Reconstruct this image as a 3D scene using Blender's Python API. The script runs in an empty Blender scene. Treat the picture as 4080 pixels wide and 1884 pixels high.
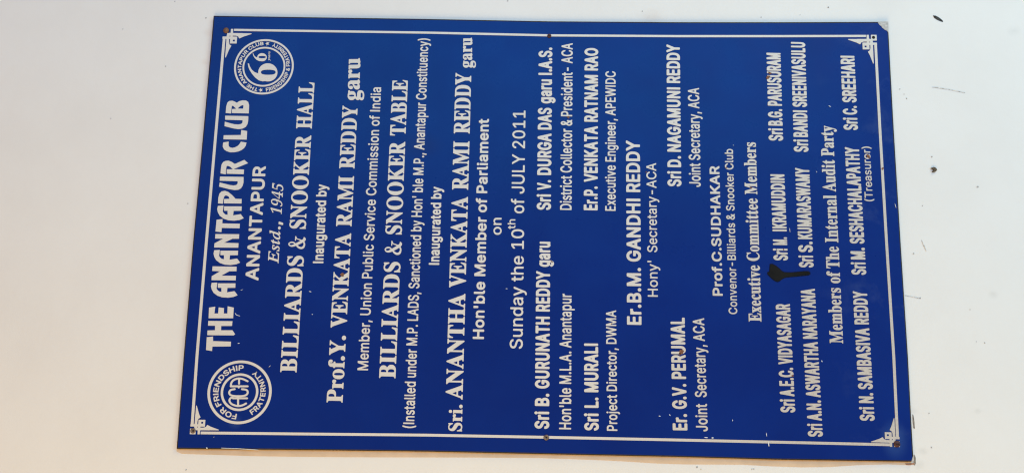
import bpy, bmesh, math, random
from mathutils import Matrix, Vector
random.seed(11)
S = bpy.context.scene
COL = S.collection

# ------------------------------------------------------------------ camera, world, lamps, exposure
cam = bpy.data.cameras.new('camera'); cam.lens = 27.0; cam.sensor_width = 36.0
cam.clip_start = 0.01; cam.clip_end = 50.0
co = bpy.data.objects.new('camera', cam); COL.objects.link(co)
co.matrix_world = Matrix(((0.017022, 0.987966, -0.153733, -0.17367), (0.014283, -0.15398, -0.987971, -1.03043), (-0.999753, 0.014621, -0.016732, 0.02754), (0, 0, 0, 1)))
S.camera = co
S.cycles.pixel_filter_type = 'BLACKMAN_HARRIS'; S.cycles.filter_width = 1.2
S.view_settings.view_transform = 'Standard'; S.view_settings.look = 'None'
S.view_settings.exposure = 0.0; S.view_settings.gamma = 1.0; S.view_settings.use_curve_mapping = False
W = bpy.data.worlds.new('World'); S.world = W; W.use_nodes = True
bg = W.node_tree.nodes['Background']; bg.inputs[0].default_value = (1.0, 0.475, 0.136, 1); bg.inputs[1].default_value = 0.402

def lamp(name, loc, target, size, power, col):
    l = bpy.data.lights.new(name, 'AREA'); l.shape = 'RECTANGLE'; l.size, l.size_y = size
    l.energy = power; l.color = col
    o = bpy.data.objects.new(name, l); COL.objects.link(o)
    o.location = loc
    o.rotation_euler = (Vector(target) - Vector(loc)).to_track_quat('-Z', 'Y').to_euler()
    return o
# blue daylight from a tall opening behind the viewer on the right; warm lamp on the left; low and right lamps are added fills
lamp('sky_opening', (1.25, -2.6, 0.0), (1.25, 0, 0), (1.2, 3.4), 58.0, (0.045, 0.457, 0.93))
lamp('low_blue_fill', (0.3, -1.6, -2.6), (0, 0, -0.4), (1.2, 1.2), 34.0, (0.04, 0.58, 1.0))  # unseen blue fill from below, added to fit the wall's colour
lamp('right_warm_fill', (2.2, -1.3, -1.4), (0.1, 0, -0.35), (1.2, 1.2), 35.0, (1.0, 0.92, 0.49))  # unseen fill, added to give the wall's right part its red and green
lamp('warm_room_lamp', (-2.0, -1.2, 0.2), (-0.3, 0, 0.1), (1.2, 1.2), 36.5, (1.0, 0.775, 0.385))

# ------------------------------------------------------------------ materials
def mat(name):
    m = bpy.data.materials.new(name); m.use_nodes = True
    nt = m.node_tree; return m, nt, nt.nodes['Principled BSDF']
def node(nt, t, **k):
    n = nt.nodes.new(t)
    for a, b in k.items(): setattr(n, a, b)
    return n
def coords(nt): return node(nt, 'ShaderNodeTexCoord').outputs['Object']
def noise(nt, co_, scale, detail=3, rough=.55):
    n = node(nt, 'ShaderNodeTexNoise'); n.inputs['Scale'].default_value = scale
    n.inputs['Detail'].default_value = detail; n.inputs['Roughness'].default_value = rough
    nt.links.new(co_, n.inputs['Vector']); return n.outputs['Fac']
def ramp(nt, f, stops):
    r = node(nt, 'ShaderNodeValToRGB'); e = r.color_ramp.elements
    while len(e) < len(stops): e.new(0.5)
    for el, (p, c) in zip(e, stops): el.position = p; el.color = (*c, 1) if len(c) == 3 else c
    nt.links.new(f, r.inputs[0]); return r.outputs[0]
def mix(nt, f, a, b, mode='MIX'):
    n = node(nt, 'ShaderNodeMix', data_type='RGBA', blend_type=mode)
    for s, v in ((n.inputs[0], f), (n.inputs[6], a), (n.inputs[7], b)):
        if hasattr(v, 'links'): nt.links.new(v, s)
        elif isinstance(v, (int, float)): s.default_value = v
        else: s.default_value = (*v, 1)
    return n.outputs[2]
def bump(nt, bsdf, h, strength, dist):
    b = node(nt, 'ShaderNodeBump'); b.inputs['Strength'].default_value = strength; b.inputs['Distance'].default_value = dist
    nt.links.new(h, b.inputs['Height']); nt.links.new(b.outputs[0], bsdf.inputs['Normal'])
def spot(nt, co_, x, z, r, y, soft=1.0, stretch=(1, 1)):
    """soft round mask of radius r (m) round the point (x, z) of a wall-like surface"""
    v = node(nt, 'ShaderNodeVectorMath', operation='SUBTRACT'); v.inputs[1].default_value = (x, y, z); nt.links.new(co_, v.inputs[0])
    v2 = node(nt, 'ShaderNodeVectorMath', operation='MULTIPLY'); v2.inputs[1].default_value = (stretch[0], 0, stretch[1]); nt.links.new(v.outputs[0], v2.inputs[0])
    l = node(nt, 'ShaderNodeVectorMath', operation='LENGTH'); nt.links.new(v2.outputs[0], l.inputs[0])
    m = node(nt, 'ShaderNodeMapRange', interpolation_type='SMOOTHSTEP'); m.inputs[1].default_value = r; m.inputs[2].default_value = r * (1 - soft)
    nt.links.new(l.outputs['Value'], m.inputs[0]); return m.outputs[0]
def mul(nt, a, b):
    n = node(nt, 'ShaderNodeMath', operation='MULTIPLY')
    for s, v in ((n.inputs[0], a), (n.inputs[1], b)):
        if hasattr(v, 'links'): nt.links.new(v, s)
        else: s.default_value = v
    return n.outputs[0]

def plain(name, col, rough=.7, var=.25, scale=400, metal=0.0, b=0.0, spec=.4):
    m, nt, p = mat(name); c = coords(nt); f = noise(nt, c, scale)
    d = tuple(v * (1 - var) for v in col); u = tuple(min(1, v * (1 + var)) for v in col)
    nt.links.new(ramp(nt, f, [(.3, d), (.7, u)]), p.inputs['Base Color'])
    p.inputs['Specular IOR Level'].default_value = spec
    p.inputs['Roughness'].default_value = rough; p.inputs['Metallic'].default_value = metal
    if b: bump(nt, p, f, b, .0006)
    return m

DATA = {
'LINES':[["ANANTAPUR","B100",-78.59,386.8,79.69,387.14,18.01,[0,1]],["Estd., 1945","I",-54.98,361.02,56.31,361.26,14.53,[0,1]],["BILLIARDS & SNOOKER HALL","S84",-199.83,327.43,201.57,326.19,22.27,[0,0.388,0.411,0.455,0.48,0.808,0.832,1]],["Inaugurated by","B78",-53.78,299.89,55.36,300.9,14.49,[0,1]],["Prof.Y. VENKATA RAMI REDDY","S84",-237.95,264.23,168.12,263.76,21.58,[0,0.216,0.241,0.556,0.579,0.752,0.778,1]],["garu","S84",175.94,262.08,237.98,263.53,23.41,[0,1]],["Member, Union Public Service Commission of India","M84",-195.39,232.69,195.24,232.12,14.27,[0,1]],["BILLIARDS & SNOOKER TABLE","S84",-205.17,195.64,206.4,194.83,22.14,[0,0.376,0.399,0.446,0.467,0.783,0.804,1]],["(Installed under M.P. LADS, Sanctioned by Hon' ble M.P., Anantapur Constituency)","M68",-268.73,168.76,268.16,167.89,14.73,[0,1]],["Inaugurated by","B78",-53.63,142.58,54.12,142.63,14.4,[0,1]],["Sri.","S84",-271.68,106.07,-237.38,105.97,17.8,[0,1]],["ANANTHA VENKATA RAMI REDDY","S84",-231.11,106.14,217.75,105.88,22.55,[0,0.31,0.328,0.605,0.627,0.78,0.804,1]],["garu","S84",225.37,105.12,270.03,106.09,18.45,[0,1]],["Hon'ble Member of Parliament","B100",-151.86,79.97,151.34,79.78,15.04,[0,1]],["on","R98",-11.32,59.3,12.08,59.62,14.36,[0,1]],["Sunday the 10","R98",-163.82,28.3,-3.22,28.71,17.2,[0,1]],["th","R98",-3.13,40.63,10.33,40.72,10.59,[0,1]],["of JULY 2011","R98",18.6,29.02,163.94,29.11,17.65,[0,1]],["Sri B. GURUNATH REDDY garu","C64",-266.49,-7.84,-19.83,-7.2,19.03,[0,0.09,0.118,0.183,0.209,0.591,0.618,0.838,0.861,1]],["Hon'ble M.L.A. Anantapur","M68",-266.58,-36.58,-89.67,-36.31,15.93,[0,1]],["Sri L. MURALI","C64",-267.41,-72.52,-155.09,-71.78,18.8,[0,0.195,0.257,0.376,0.436,1]],["Project Director, DWMA","M68",-267.33,-96.87,-110.86,-95.82,13.89,[0,1]],["Sri V. DURGA DAS garu I.A.S.","C64",23.85,-7.45,256.48,-7.37,19.32,[0,0.094,0.119,0.179,0.209,0.462,0.486,0.621,0.648,0.799,0.826,1]],["District Collector & President- ACA","M68",24.26,-35.74,263.31,-36.17,16.0,[0,1]],["Er.P. VENKATA RATNAM RAO","C64",24.22,-71.16,256.47,-71.87,19.11,[0,0.143,0.17,0.51,0.537,0.829,0.857,1]],["Executive Engineer, APEWIDC","M68",23.9,-95.67,222.67,-96.41,14.54,[0,1]],["Er.B.M. GANDHI REDDY","B78",-129.72,-129.4,122.84,-129.36,19.36,[0,0.302,0.335,0.677,0.713,1]],["Hony' Secretary-ACA","M94",-92.02,-151.58,91.33,-151.4,13.59,[0,0.264,0.327,1]],["Er. G.V. PERUMAL","C64",-265.04,-187.82,-119.09,-186.83,19.13,[0,0.143,0.186,0.407,0.45,1]],["Joint  Secretary, ACA","M68",-265.79,-214.34,-119.32,-212.67,15.5,[0,0.24,0.297,0.76,0.793,1]],["Sri D. NAGAMUNI REDDY","C64",58.93,-185.42,262.79,-186.66,18.93,[0,1]],["Joint Secretary, ACA","M68",58.76,-211.83,199.67,-212.44,15.9,[0,1]],["Prof.C.SUDHAKAR","B100",-89.34,-238.09,88.37,-237.75,13.56,[0,1]],["Convenor-Billiards & Snooker Club","M84",-113.43,-256.73,112.73,-257.04,11.52,[0,1]],["Executive Committee Members","N70",-122.98,-288.42,122.55,-288.45,16.93,[0,1]],["Sri A.E.C. VIDYASAGAR","C46",-239.81,-328.47,-98.7,-326.94,19.15,[0,0.12,0.146,0.408,0.438,1]],["Sri A.N. ASWARTHA NARAYANA","C46",-269.84,-362.86,-78.01,-360.87,19.29,[0,0.086,0.106,0.241,0.261,0.634,0.655,1]],["Members of The Internal Audit Party","N70",-149.67,-394.86,147.53,-395.24,17.74,[0,1]],["Sri N. SAMBASIVA REDDY","C46",-248.61,-430.79,-80.17,-429.89,19.13,[0,0.105,0.134,0.211,0.239,0.71,0.739,1]],["Sri M. IKRAMUDDIN","C46",-40.5,-326.57,77.92,-326.16,19.35,[0,0.136,0.176,0.266,0.334,1]],["Sri S. KUMARASWAMY","C46",-49.47,-360.42,87.28,-360.34,19.51,[0,0.118,0.15,0.257,0.28,1]],["Sri M. SESHACHALAPATHY","C46",-58.23,-430.03,117.47,-429.46,19.52,[0,0.096,0.116,0.208,0.239,1]],["(Treasurer)","M94",41.95,-444.32,118.63,-444.4,10.94,[0,1]],["Sri B.G. PARUSURAM","C46",125.11,-326.19,252.1,-327.22,19.82,[0,0.139,0.169,0.356,0.394,1]],["Sri BANDI SREENIVASULU","C46",109.67,-360.22,268.33,-362.13,19.98,[0,0.111,0.133,0.373,0.404,1]],["Sri C. SREEHARI","C46",141.7,-429.39,248.95,-429.94,19.64,[0,0.164,0.204,0.322,0.368,1]]],
'TITLE':[[[-155.47,451.02],[-154.45,442.79],[-160.49,442.19],[-160.84,418.02],[-167.12,417.94],[-167.78,442.52],[-173.68,442.57],[-172.44,450.71]],[[-133.85,450.67],[-133.69,418.1],[-140.03,418.27],[-140.27,432.73],[-145.96,432.56],[-145.7,417.22],[-150.94,413.25],[-152.48,415.18],[-152.82,450.59],[-146.51,450.7],[-146.09,440.74],[-140.15,440.94],[-140.18,450.56]],[[-116.05,451.03],[-114.64,442.78],[-123.82,443.23],[-123.73,438.1],[-115.58,438.07],[-116.36,430.81],[-123.61,430.53],[-123.53,425.65],[-113.86,425.99],[-115.51,417.63],[-129.75,417.49],[-130.29,450.56]],[[-82.71,450.02],[-82.21,442.56],[-86.46,442.62],[-90.06,442.99],[-92.22,441.53],[-94.11,439.07],[-94.7,435.92],[-89.19,436.34],[-89.26,441.11],[-83.22,441.58],[-82.85,417.7],[-88.89,417.52],[-89.19,428.21],[-95.22,428.4],[-93.39,418.22],[-98.83,413.7],[-101.22,418.94],[-102.37,426.58],[-101.98,434.34],[-99.91,440.95],[-96.15,446.39],[-91.7,449.32],[-87.23,450.7]],[[-60.24,450.6],[-60.25,417.79],[-66.46,417.6],[-66.61,427.3],[-72.72,437.59],[-72.67,417.79],[-78.86,417.73],[-79.11,450.56],[-73.69,450.72],[-66.81,439.85],[-66.58,450.62]],[[-38.25,449.96],[-37.74,442.45],[-42.05,442.51],[-45.7,442.88],[-47.89,441.42],[-49.8,438.93],[-50.4,435.77],[-44.82,436.19],[-44.89,440.99],[-38.77,441.46],[-38.41,417.42],[-44.53,417.24],[-44.82,428.0],[-50.94,428.2],[-49.09,417.95],[-54.61,413.4],[-57.02,418.67],[-58.18,426.37],[-57.78,434.18],[-55.68,440.82],[-51.86,446.31],[-47.36,449.25],[-42.82,450.64]],[[-15.97,450.07],[-15.75,417.45],[-22.04,417.39],[-22.17,426.38],[-27.84,437.42],[-28.06,417.48],[-34.34,417.42],[-34.57,450.46],[-28.82,450.38],[-22.36,439.14],[-22.26,450.1]],[[3.79,450.01],[4.84,441.97],[-1.1,441.79],[-1.28,417.71],[-7.6,417.52],[-7.43,442.09],[-13.22,442.05],[-12.55,450.33]],[[23.14,449.66],[23.65,442.08],[19.26,442.14],[15.55,442.52],[13.32,441.04],[11.36,438.54],[10.75,435.34],[16.44,435.77],[16.37,440.61],[22.6,441.08],[22.94,416.83],[16.71,416.65],[16.42,427.51],[10.2,427.71],[12.07,417.36],[6.45,412.77],[3.99,418.09],[2.82,425.86],[3.24,433.74],[5.39,440.44],[9.27,445.98],[13.86,448.95],[18.48,450.35]],[[26.59,449.79],[34.31,449.98],[40.33,448.86],[43.44,446.07],[44.31,441.53],[42.77,436.81],[38.58,431.23],[33.32,425.98],[33.17,417.56],[26.79,417.37],[26.71,441.52],[32.83,441.98],[33.2,434.39],[36.12,435.65],[37.68,438.4],[37.64,441.03],[35.76,442.2],[31.75,442.95],[26.16,443.06]],[[64.3,449.89],[64.21,417.15],[56.16,416.7],[51.46,417.69],[48.09,419.68],[46.03,423.22],[45.56,428.45],[46.54,435.11],[48.43,443.15],[50.08,450.13],[55.98,449.66],[54.2,442.27],[52.55,435.55],[51.96,430.24],[52.68,426.34],[54.71,424.77],[58.07,424.75],[58.39,449.84]],[[68.66,449.5],[75.38,449.52],[81.32,449.0],[84.81,447.13],[86.54,443.86],[86.9,439.52],[85.46,435.53],[82.36,430.45],[88.38,417.78],[83.79,412.31],[75.02,431.85],[74.63,417.29],[68.11,417.21],[68.38,440.86],[74.7,441.33],[74.81,432.8],[78.31,436.94],[79.65,440.43],[78.94,441.84],[73.5,442.4],[67.58,442.15]],[[106.66,449.26],[111.16,449.31],[112.96,448.76],[114.06,441.53],[110.26,441.54],[107.27,440.83],[105.81,438.49],[105.15,435.52],[106.2,431.7],[108.44,427.97],[111.46,425.75],[114.28,424.49],[113.08,416.61],[108.58,417.27],[105.06,419.45],[102.33,422.66],[100.17,427.37],[99.0,433.12],[98.93,438.46],[100.46,443.44],[102.71,447.02]],[[123.17,449.24],[123.77,425.17],[131.0,425.2],[129.6,416.8],[117.28,416.61],[117.36,449.09]],[[151.35,449.2],[151.15,416.65],[144.69,416.4],[139.65,417.02],[135.6,419.18],[133.03,423.39],[132.25,429.2],[133.07,436.1],[134.79,443.07],[136.22,449.05],[142.77,449.05],[140.84,442.54],[139.21,435.57],[138.88,429.68],[139.74,425.83],[141.57,424.2],[145.1,424.25],[145.5,448.76]],[[155.4,448.82],[164.51,448.71],[170.11,447.66],[172.68,445.39],[173.24,441.01],[171.97,436.98],[170.28,434.11],[172.65,431.13],[173.93,426.31],[173.78,421.39],[171.79,418.3],[166.94,416.68],[155.09,416.34],[155.3,439.98],[161.07,440.41],[161.65,434.46],[165.65,438.98],[166.13,440.88],[161.57,441.13],[154.68,441.21]],[[161.98,432.52],[165.57,429.15],[167.02,426.31],[166.84,424.63],[161.77,424.66]]],
'MONOGRAM':[[[-245.74,401.04],[-245.67,400.75],[-245.64,400.14],[-245.19,397.96],[-244.88,396.87],[-244.36,395.5],[-243.75,394.23],[-242.64,392.29],[-242.03,391.33],[-241.72,391.03],[-241.32,390.85],[-241.12,390.84],[-240.73,390.9],[-240.34,391.12],[-240.03,391.47],[-239.85,391.88],[-239.83,392.39],[-240.36,393.46],[-241.42,395.2],[-242.23,396.86],[-242.98,399.33],[-243.21,400.52],[-243.18,401.23],[-242.98,401.29],[-236.01,401.8],[-235.82,401.72],[-235.76,401.56],[-235.57,390.98],[-235.34,390.49],[-235.17,390.3],[-234.82,390.09],[-234.43,390.0],[-234.03,390.06],[-233.62,390.31],[-233.34,390.63],[-233.13,391.15],[-233.28,401.74],[-233.26,401.83],[-233.16,401.84],[-233.1,399.73],[-232.97,399.24],[-232.95,398.23],[-232.5,395.64],[-231.85,393.36],[-231.55,392.67],[-230.93,391.61],[-230.31,390.95],[-229.81,390.55],[-228.82,390.03],[-228.02,389.77],[-227.04,389.62],[-226.05,389.68],[-225.07,389.98],[-224.58,390.2],[-223.97,390.58],[-223.51,390.97],[-222.98,391.56],[-222.62,392.09],[-222.24,392.93],[-221.77,395.18],[-221.6,396.71],[-221.51,398.34],[-221.43,398.75],[-221.47,399.25],[-221.84,399.83],[-222.49,400.13],[-222.98,400.07],[-223.37,399.84],[-223.68,399.5],[-223.89,398.98],[-224.15,395.72],[-224.34,394.5],[-224.63,393.46],[-225.12,392.78],[-225.8,392.35],[-226.29,392.19],[-226.79,392.15],[-227.68,392.32],[-228.52,392.79],[-228.99,393.26],[-229.5,394.23],[-229.81,395.12],[-230.13,396.41],[-230.48,398.3],[-230.51,399.31],[-230.62,399.81],[-230.72,405.87],[-230.64,406.58],[-230.64,407.29],[-230.3,410.04],[-229.91,411.89],[-229.62,412.72],[-229.37,413.14],[-228.84,413.71],[-227.96,414.17],[-227.27,414.26],[-226.58,414.08],[-225.78,413.63],[-225.44,413.33],[-225.01,412.75],[-224.65,411.77],[-224.52,411.17],[-224.03,408.17],[-223.81,407.76],[-223.51,407.48],[-223.01,407.3],[-222.52,407.35],[-222.12,407.58],[-221.89,407.82],[-221.71,408.14],[-221.61,408.45],[-221.6,408.75],[-222.16,412.05],[-222.4,412.95],[-222.7,413.73],[-223.14,414.54],[-223.5,414.99],[-224.14,415.59],[-225.24,416.3],[-225.84,416.56],[-226.43,416.71],[-227.02,416.8],[-228.01,416.73],[-228.6,416.58],[-229.48,416.19],[-230.38,415.59],[-231.13,414.88],[-231.63,414.09],[-232.01,413.25],[-232.38,412.01],[-232.52,411.19],[-232.69,410.67],[-232.69,410.27],[-232.85,409.45],[-233.11,407.11],[-233.09,406.1],[-233.2,405.58],[-233.19,404.78],[-233.21,404.68],[-233.31,404.68],[-233.41,408.3],[-232.77,410.77],[-232.78,411.37],[-232.7,411.78],[-232.84,412.58],[-233.25,413.46],[-233.67,413.98],[-234.35,414.59],[-235.07,415.06],[-236.26,415.58],[-237.15,415.74],[-237.93,415.68],[-238.62,415.51],[-239.88,414.92],[-240.98,414.2],[-241.82,413.48],[-242.64,412.57],[-243.28,411.61],[-243.84,410.46],[-244.6,408.49],[-245.24,406.32],[-245.61,404.68],[-245.8,403.06]],[[-243.22,403.9],[-243.08,404.97],[-242.88,405.79],[-242.05,408.47],[-241.68,409.41],[-241.1,410.56],[-240.41,411.47],[-239.76,412.07],[-239.25,412.44],[-238.47,412.89],[-237.69,413.18],[-237.2,413.19],[-236.71,413.03],[-236.21,412.76],[-235.56,412.28],[-235.39,412.09],[-235.18,411.6],[-235.29,411.01],[-235.7,410.55],[-235.91,410.03],[-235.82,404.59],[-235.9,404.38],[-236.06,404.32],[-243.02,403.81]],[[-221.77,402.97],[-221.56,402.58],[-221.34,402.35],[-220.84,402.11],[-220.39,402.06],[-220.3,401.87],[-220.08,391.26],[-219.7,390.68],[-219.16,390.39],[-218.66,390.41],[-218.17,390.66],[-217.86,391.01],[-217.67,391.43],[-217.65,391.63],[-218.0,412.46],[-217.93,412.57],[-217.77,412.63],[-216.98,412.69],[-216.18,412.63],[-215.39,412.47],[-214.79,412.21],[-213.66,411.56],[-213.09,411.1],[-212.34,410.34],[-211.54,409.08],[-210.83,407.41],[-210.28,405.42],[-210.22,405.02],[-210.27,404.92],[-210.5,404.85],[-215.84,404.46],[-216.33,404.2],[-216.62,403.88],[-216.83,403.43],[-216.86,403.02],[-216.73,402.63],[-216.5,402.29],[-216.3,402.13],[-215.8,401.95],[-210.36,402.33],[-210.16,402.24],[-210.32,400.86],[-210.68,399.21],[-211.06,397.97],[-211.52,396.72],[-213.24,392.95],[-213.49,392.23],[-213.46,391.72],[-213.26,391.33],[-212.94,391.03],[-212.54,390.86],[-212.14,390.85],[-211.94,390.9],[-211.45,391.21],[-211.14,391.68],[-209.8,394.61],[-208.67,397.43],[-208.02,399.91],[-207.73,401.45],[-207.64,402.37],[-207.69,405.1],[-207.91,406.31],[-208.25,407.6],[-209.08,409.77],[-209.8,411.14],[-210.49,412.1],[-211.49,413.14],[-212.52,413.88],[-213.14,414.26],[-214.74,414.95],[-216.03,415.18],[-216.92,415.22],[-218.31,415.14],[-219.2,415.36],[-219.59,415.3],[-219.98,415.07],[-220.3,414.72],[-220.48,414.3],[-220.51,414.1],[-220.34,404.9],[-220.43,404.69],[-221.08,404.47],[-221.51,404.11],[-221.78,403.58]]],
'SIX_BIG':[[[202.06,391.92],[202.12,391.67],[202.14,390.8],[202.43,389.44],[203.1,387.4],[203.93,385.81],[204.93,384.4],[205.91,383.34],[206.73,382.61],[207.48,382.06],[208.77,381.26],[210.13,380.64],[210.77,380.43],[212.04,380.08],[212.94,379.95],[213.84,379.83],[214.66,379.87],[215.11,379.82],[215.92,379.87],[216.37,379.98],[217.18,380.05],[218.99,380.53],[220.7,381.25],[222.22,382.12],[223.57,383.15],[224.24,383.75],[225.13,384.68],[225.99,385.75],[226.54,386.59],[227.08,387.5],[227.7,388.84],[228.3,390.71],[228.67,392.55],[228.66,393.42],[228.75,393.86],[228.74,394.82],[228.64,395.25],[228.62,396.12],[228.32,397.57],[227.85,399.02],[227.66,399.53],[226.93,400.96],[225.81,402.54],[224.88,403.56],[224.0,404.33],[223.32,404.84],[221.95,405.68],[220.41,406.36],[218.68,406.85],[216.78,407.09],[216.06,407.05],[215.61,407.1],[213.71,406.89],[213.61,406.92],[213.57,407.09],[215.62,412.44],[218.8,416.14],[219.56,416.9],[224.42,419.86],[224.87,420.05],[228.12,421.08],[228.21,421.16],[228.26,421.32],[228.25,421.75],[228.1,422.75],[227.92,422.79],[227.47,422.69],[222.95,421.57],[218.45,419.52],[213.04,415.82],[207.97,411.34],[207.4,410.75],[203.8,405.93],[203.52,405.54],[203.43,405.27],[202.12,400.25],[202.48,396.28],[202.1,394.35],[202.1,393.49],[202.01,393.05]],[[211.83,390.01],[211.78,390.23],[211.73,394.99],[211.81,395.43],[211.8,396.47],[212.05,398.66],[212.59,400.78],[213.21,402.03],[213.94,402.8],[214.48,403.09],[215.02,403.23],[215.74,403.29],[216.37,403.22],[216.94,402.98],[217.6,402.42],[218.03,401.75],[218.31,401.16],[218.9,399.12],[219.09,397.91],[219.12,397.31],[219.19,397.05],[219.22,395.93],[219.31,395.5],[219.37,390.73],[219.28,390.29],[219.29,389.24],[219.04,387.06],[218.5,384.94],[218.23,384.31],[217.81,383.59],[217.18,382.94],[216.61,382.63],[215.98,382.48],[215.26,382.44],[214.72,382.51],[214.08,382.79],[213.44,383.37],[213.06,383.98],[212.78,384.57],[212.5,385.42],[212.19,386.61],[212.0,387.81]]],
'SIX_SMALL':[[[231.66,402.43],[231.69,402.3],[231.7,401.87],[231.85,401.14],[232.09,400.33],[232.47,399.48],[232.88,398.81],[233.42,398.16],[233.81,397.81],[233.97,397.63],[234.68,397.14],[235.46,396.76],[236.14,396.54],[237.01,396.41],[237.87,396.43],[238.1,396.49],[238.46,396.51],[239.1,396.7],[239.28,396.75],[239.96,397.06],[240.59,397.45],[241.4,398.1],[241.96,398.72],[242.49,399.46],[242.88,400.18],[243.11,400.72],[243.24,401.08],[243.42,401.7],[243.6,402.67],[243.6,403.1],[243.64,403.33],[243.63,403.89],[243.59,404.11],[243.58,404.54],[243.42,405.32],[243.14,406.21],[242.81,406.93],[242.3,407.72],[241.85,408.26],[241.46,408.6],[241.33,408.77],[240.79,409.15],[240.45,409.35],[239.91,409.62],[239.13,409.87],[238.31,410.0],[237.95,409.97],[237.72,410.0],[237.26,409.97],[237.24,410.17],[237.29,410.43],[237.43,410.75],[238.4,412.86],[238.55,413.11],[240.76,414.99],[243.16,416.02],[243.25,416.2],[243.35,416.69],[243.36,416.86],[243.33,416.89],[242.6,416.69],[239.84,415.8],[236.9,413.98],[236.58,413.76],[233.6,410.66],[233.12,409.58],[231.89,406.58],[231.87,406.19],[231.83,406.01],[231.84,405.36],[231.8,405.14],[231.8,404.49],[231.68,403.74],[231.68,403.3],[231.64,403.08]],[[236.13,401.58],[236.11,401.69],[236.08,404.17],[236.12,404.39],[236.12,404.91],[236.15,405.08],[236.16,405.43],[236.24,406.05],[236.47,407.02],[236.73,407.61],[236.88,407.81],[237.15,408.08],[237.33,408.18],[237.65,408.26],[237.92,408.27],[238.19,408.24],[238.42,408.13],[238.7,407.88],[238.85,407.66],[239.08,407.2],[239.32,406.26],[239.42,405.65],[239.43,405.31],[239.48,405.14],[239.48,404.61],[239.53,404.4],[239.56,401.92],[239.52,401.7],[239.52,401.18],[239.48,401.0],[239.48,400.65],[239.39,400.03],[239.17,399.06],[239.04,398.75],[238.81,398.34],[238.53,398.04],[238.4,397.95],[238.04,397.84],[237.76,397.81],[237.45,397.85],[237.19,397.97],[236.97,398.17],[236.84,398.34],[236.56,398.89],[236.47,399.19],[236.31,399.83],[236.22,400.43]]],
'OUTLINE':[[-300.9,479.77],[-181.74,480.43],[-26.02,480.27],[137.18,478.48],[299.5,477.32],[298.56,322.47],[297.83,171.75],[296.11,-2.47],[296.74,-184.2],[298.19,-325.54],[300.42,-479.87],[149.28,-478.86],[-11.74,-478.77],[-165.4,-479.17],[-249.2,-478.36],[-299.09,-478.13],[-299.87,-303.99],[-298.75,-174.63],[-298.57,-4.25],[-298.22,151.38],[-299.33,315.67]],
'BORDER':{"left":[[-269.53,461.46],[-181.43,462.25],[-25.74,461.73],[137.41,460.41],[266.12,459.24]],"top":[[278.07,445.99],[277.48,314.13],[276.91,171.04],[274.69,-2.67],[275.5,-183.86],[277.02,-324.77],[278.65,-447.64]],"right":[[267.23,-460.31],[149.04,-459.51],[-12.03,-459.47],[-165.72,-460.17],[-268.6,-458.89]],"bottom":[[-279.85,449.33],[-278.76,316.89],[-277.23,152.1],[-277.09,-4.03],[-277.33,-174.97],[-277.81,-337.15],[-278.27,-448.52]]},
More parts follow.
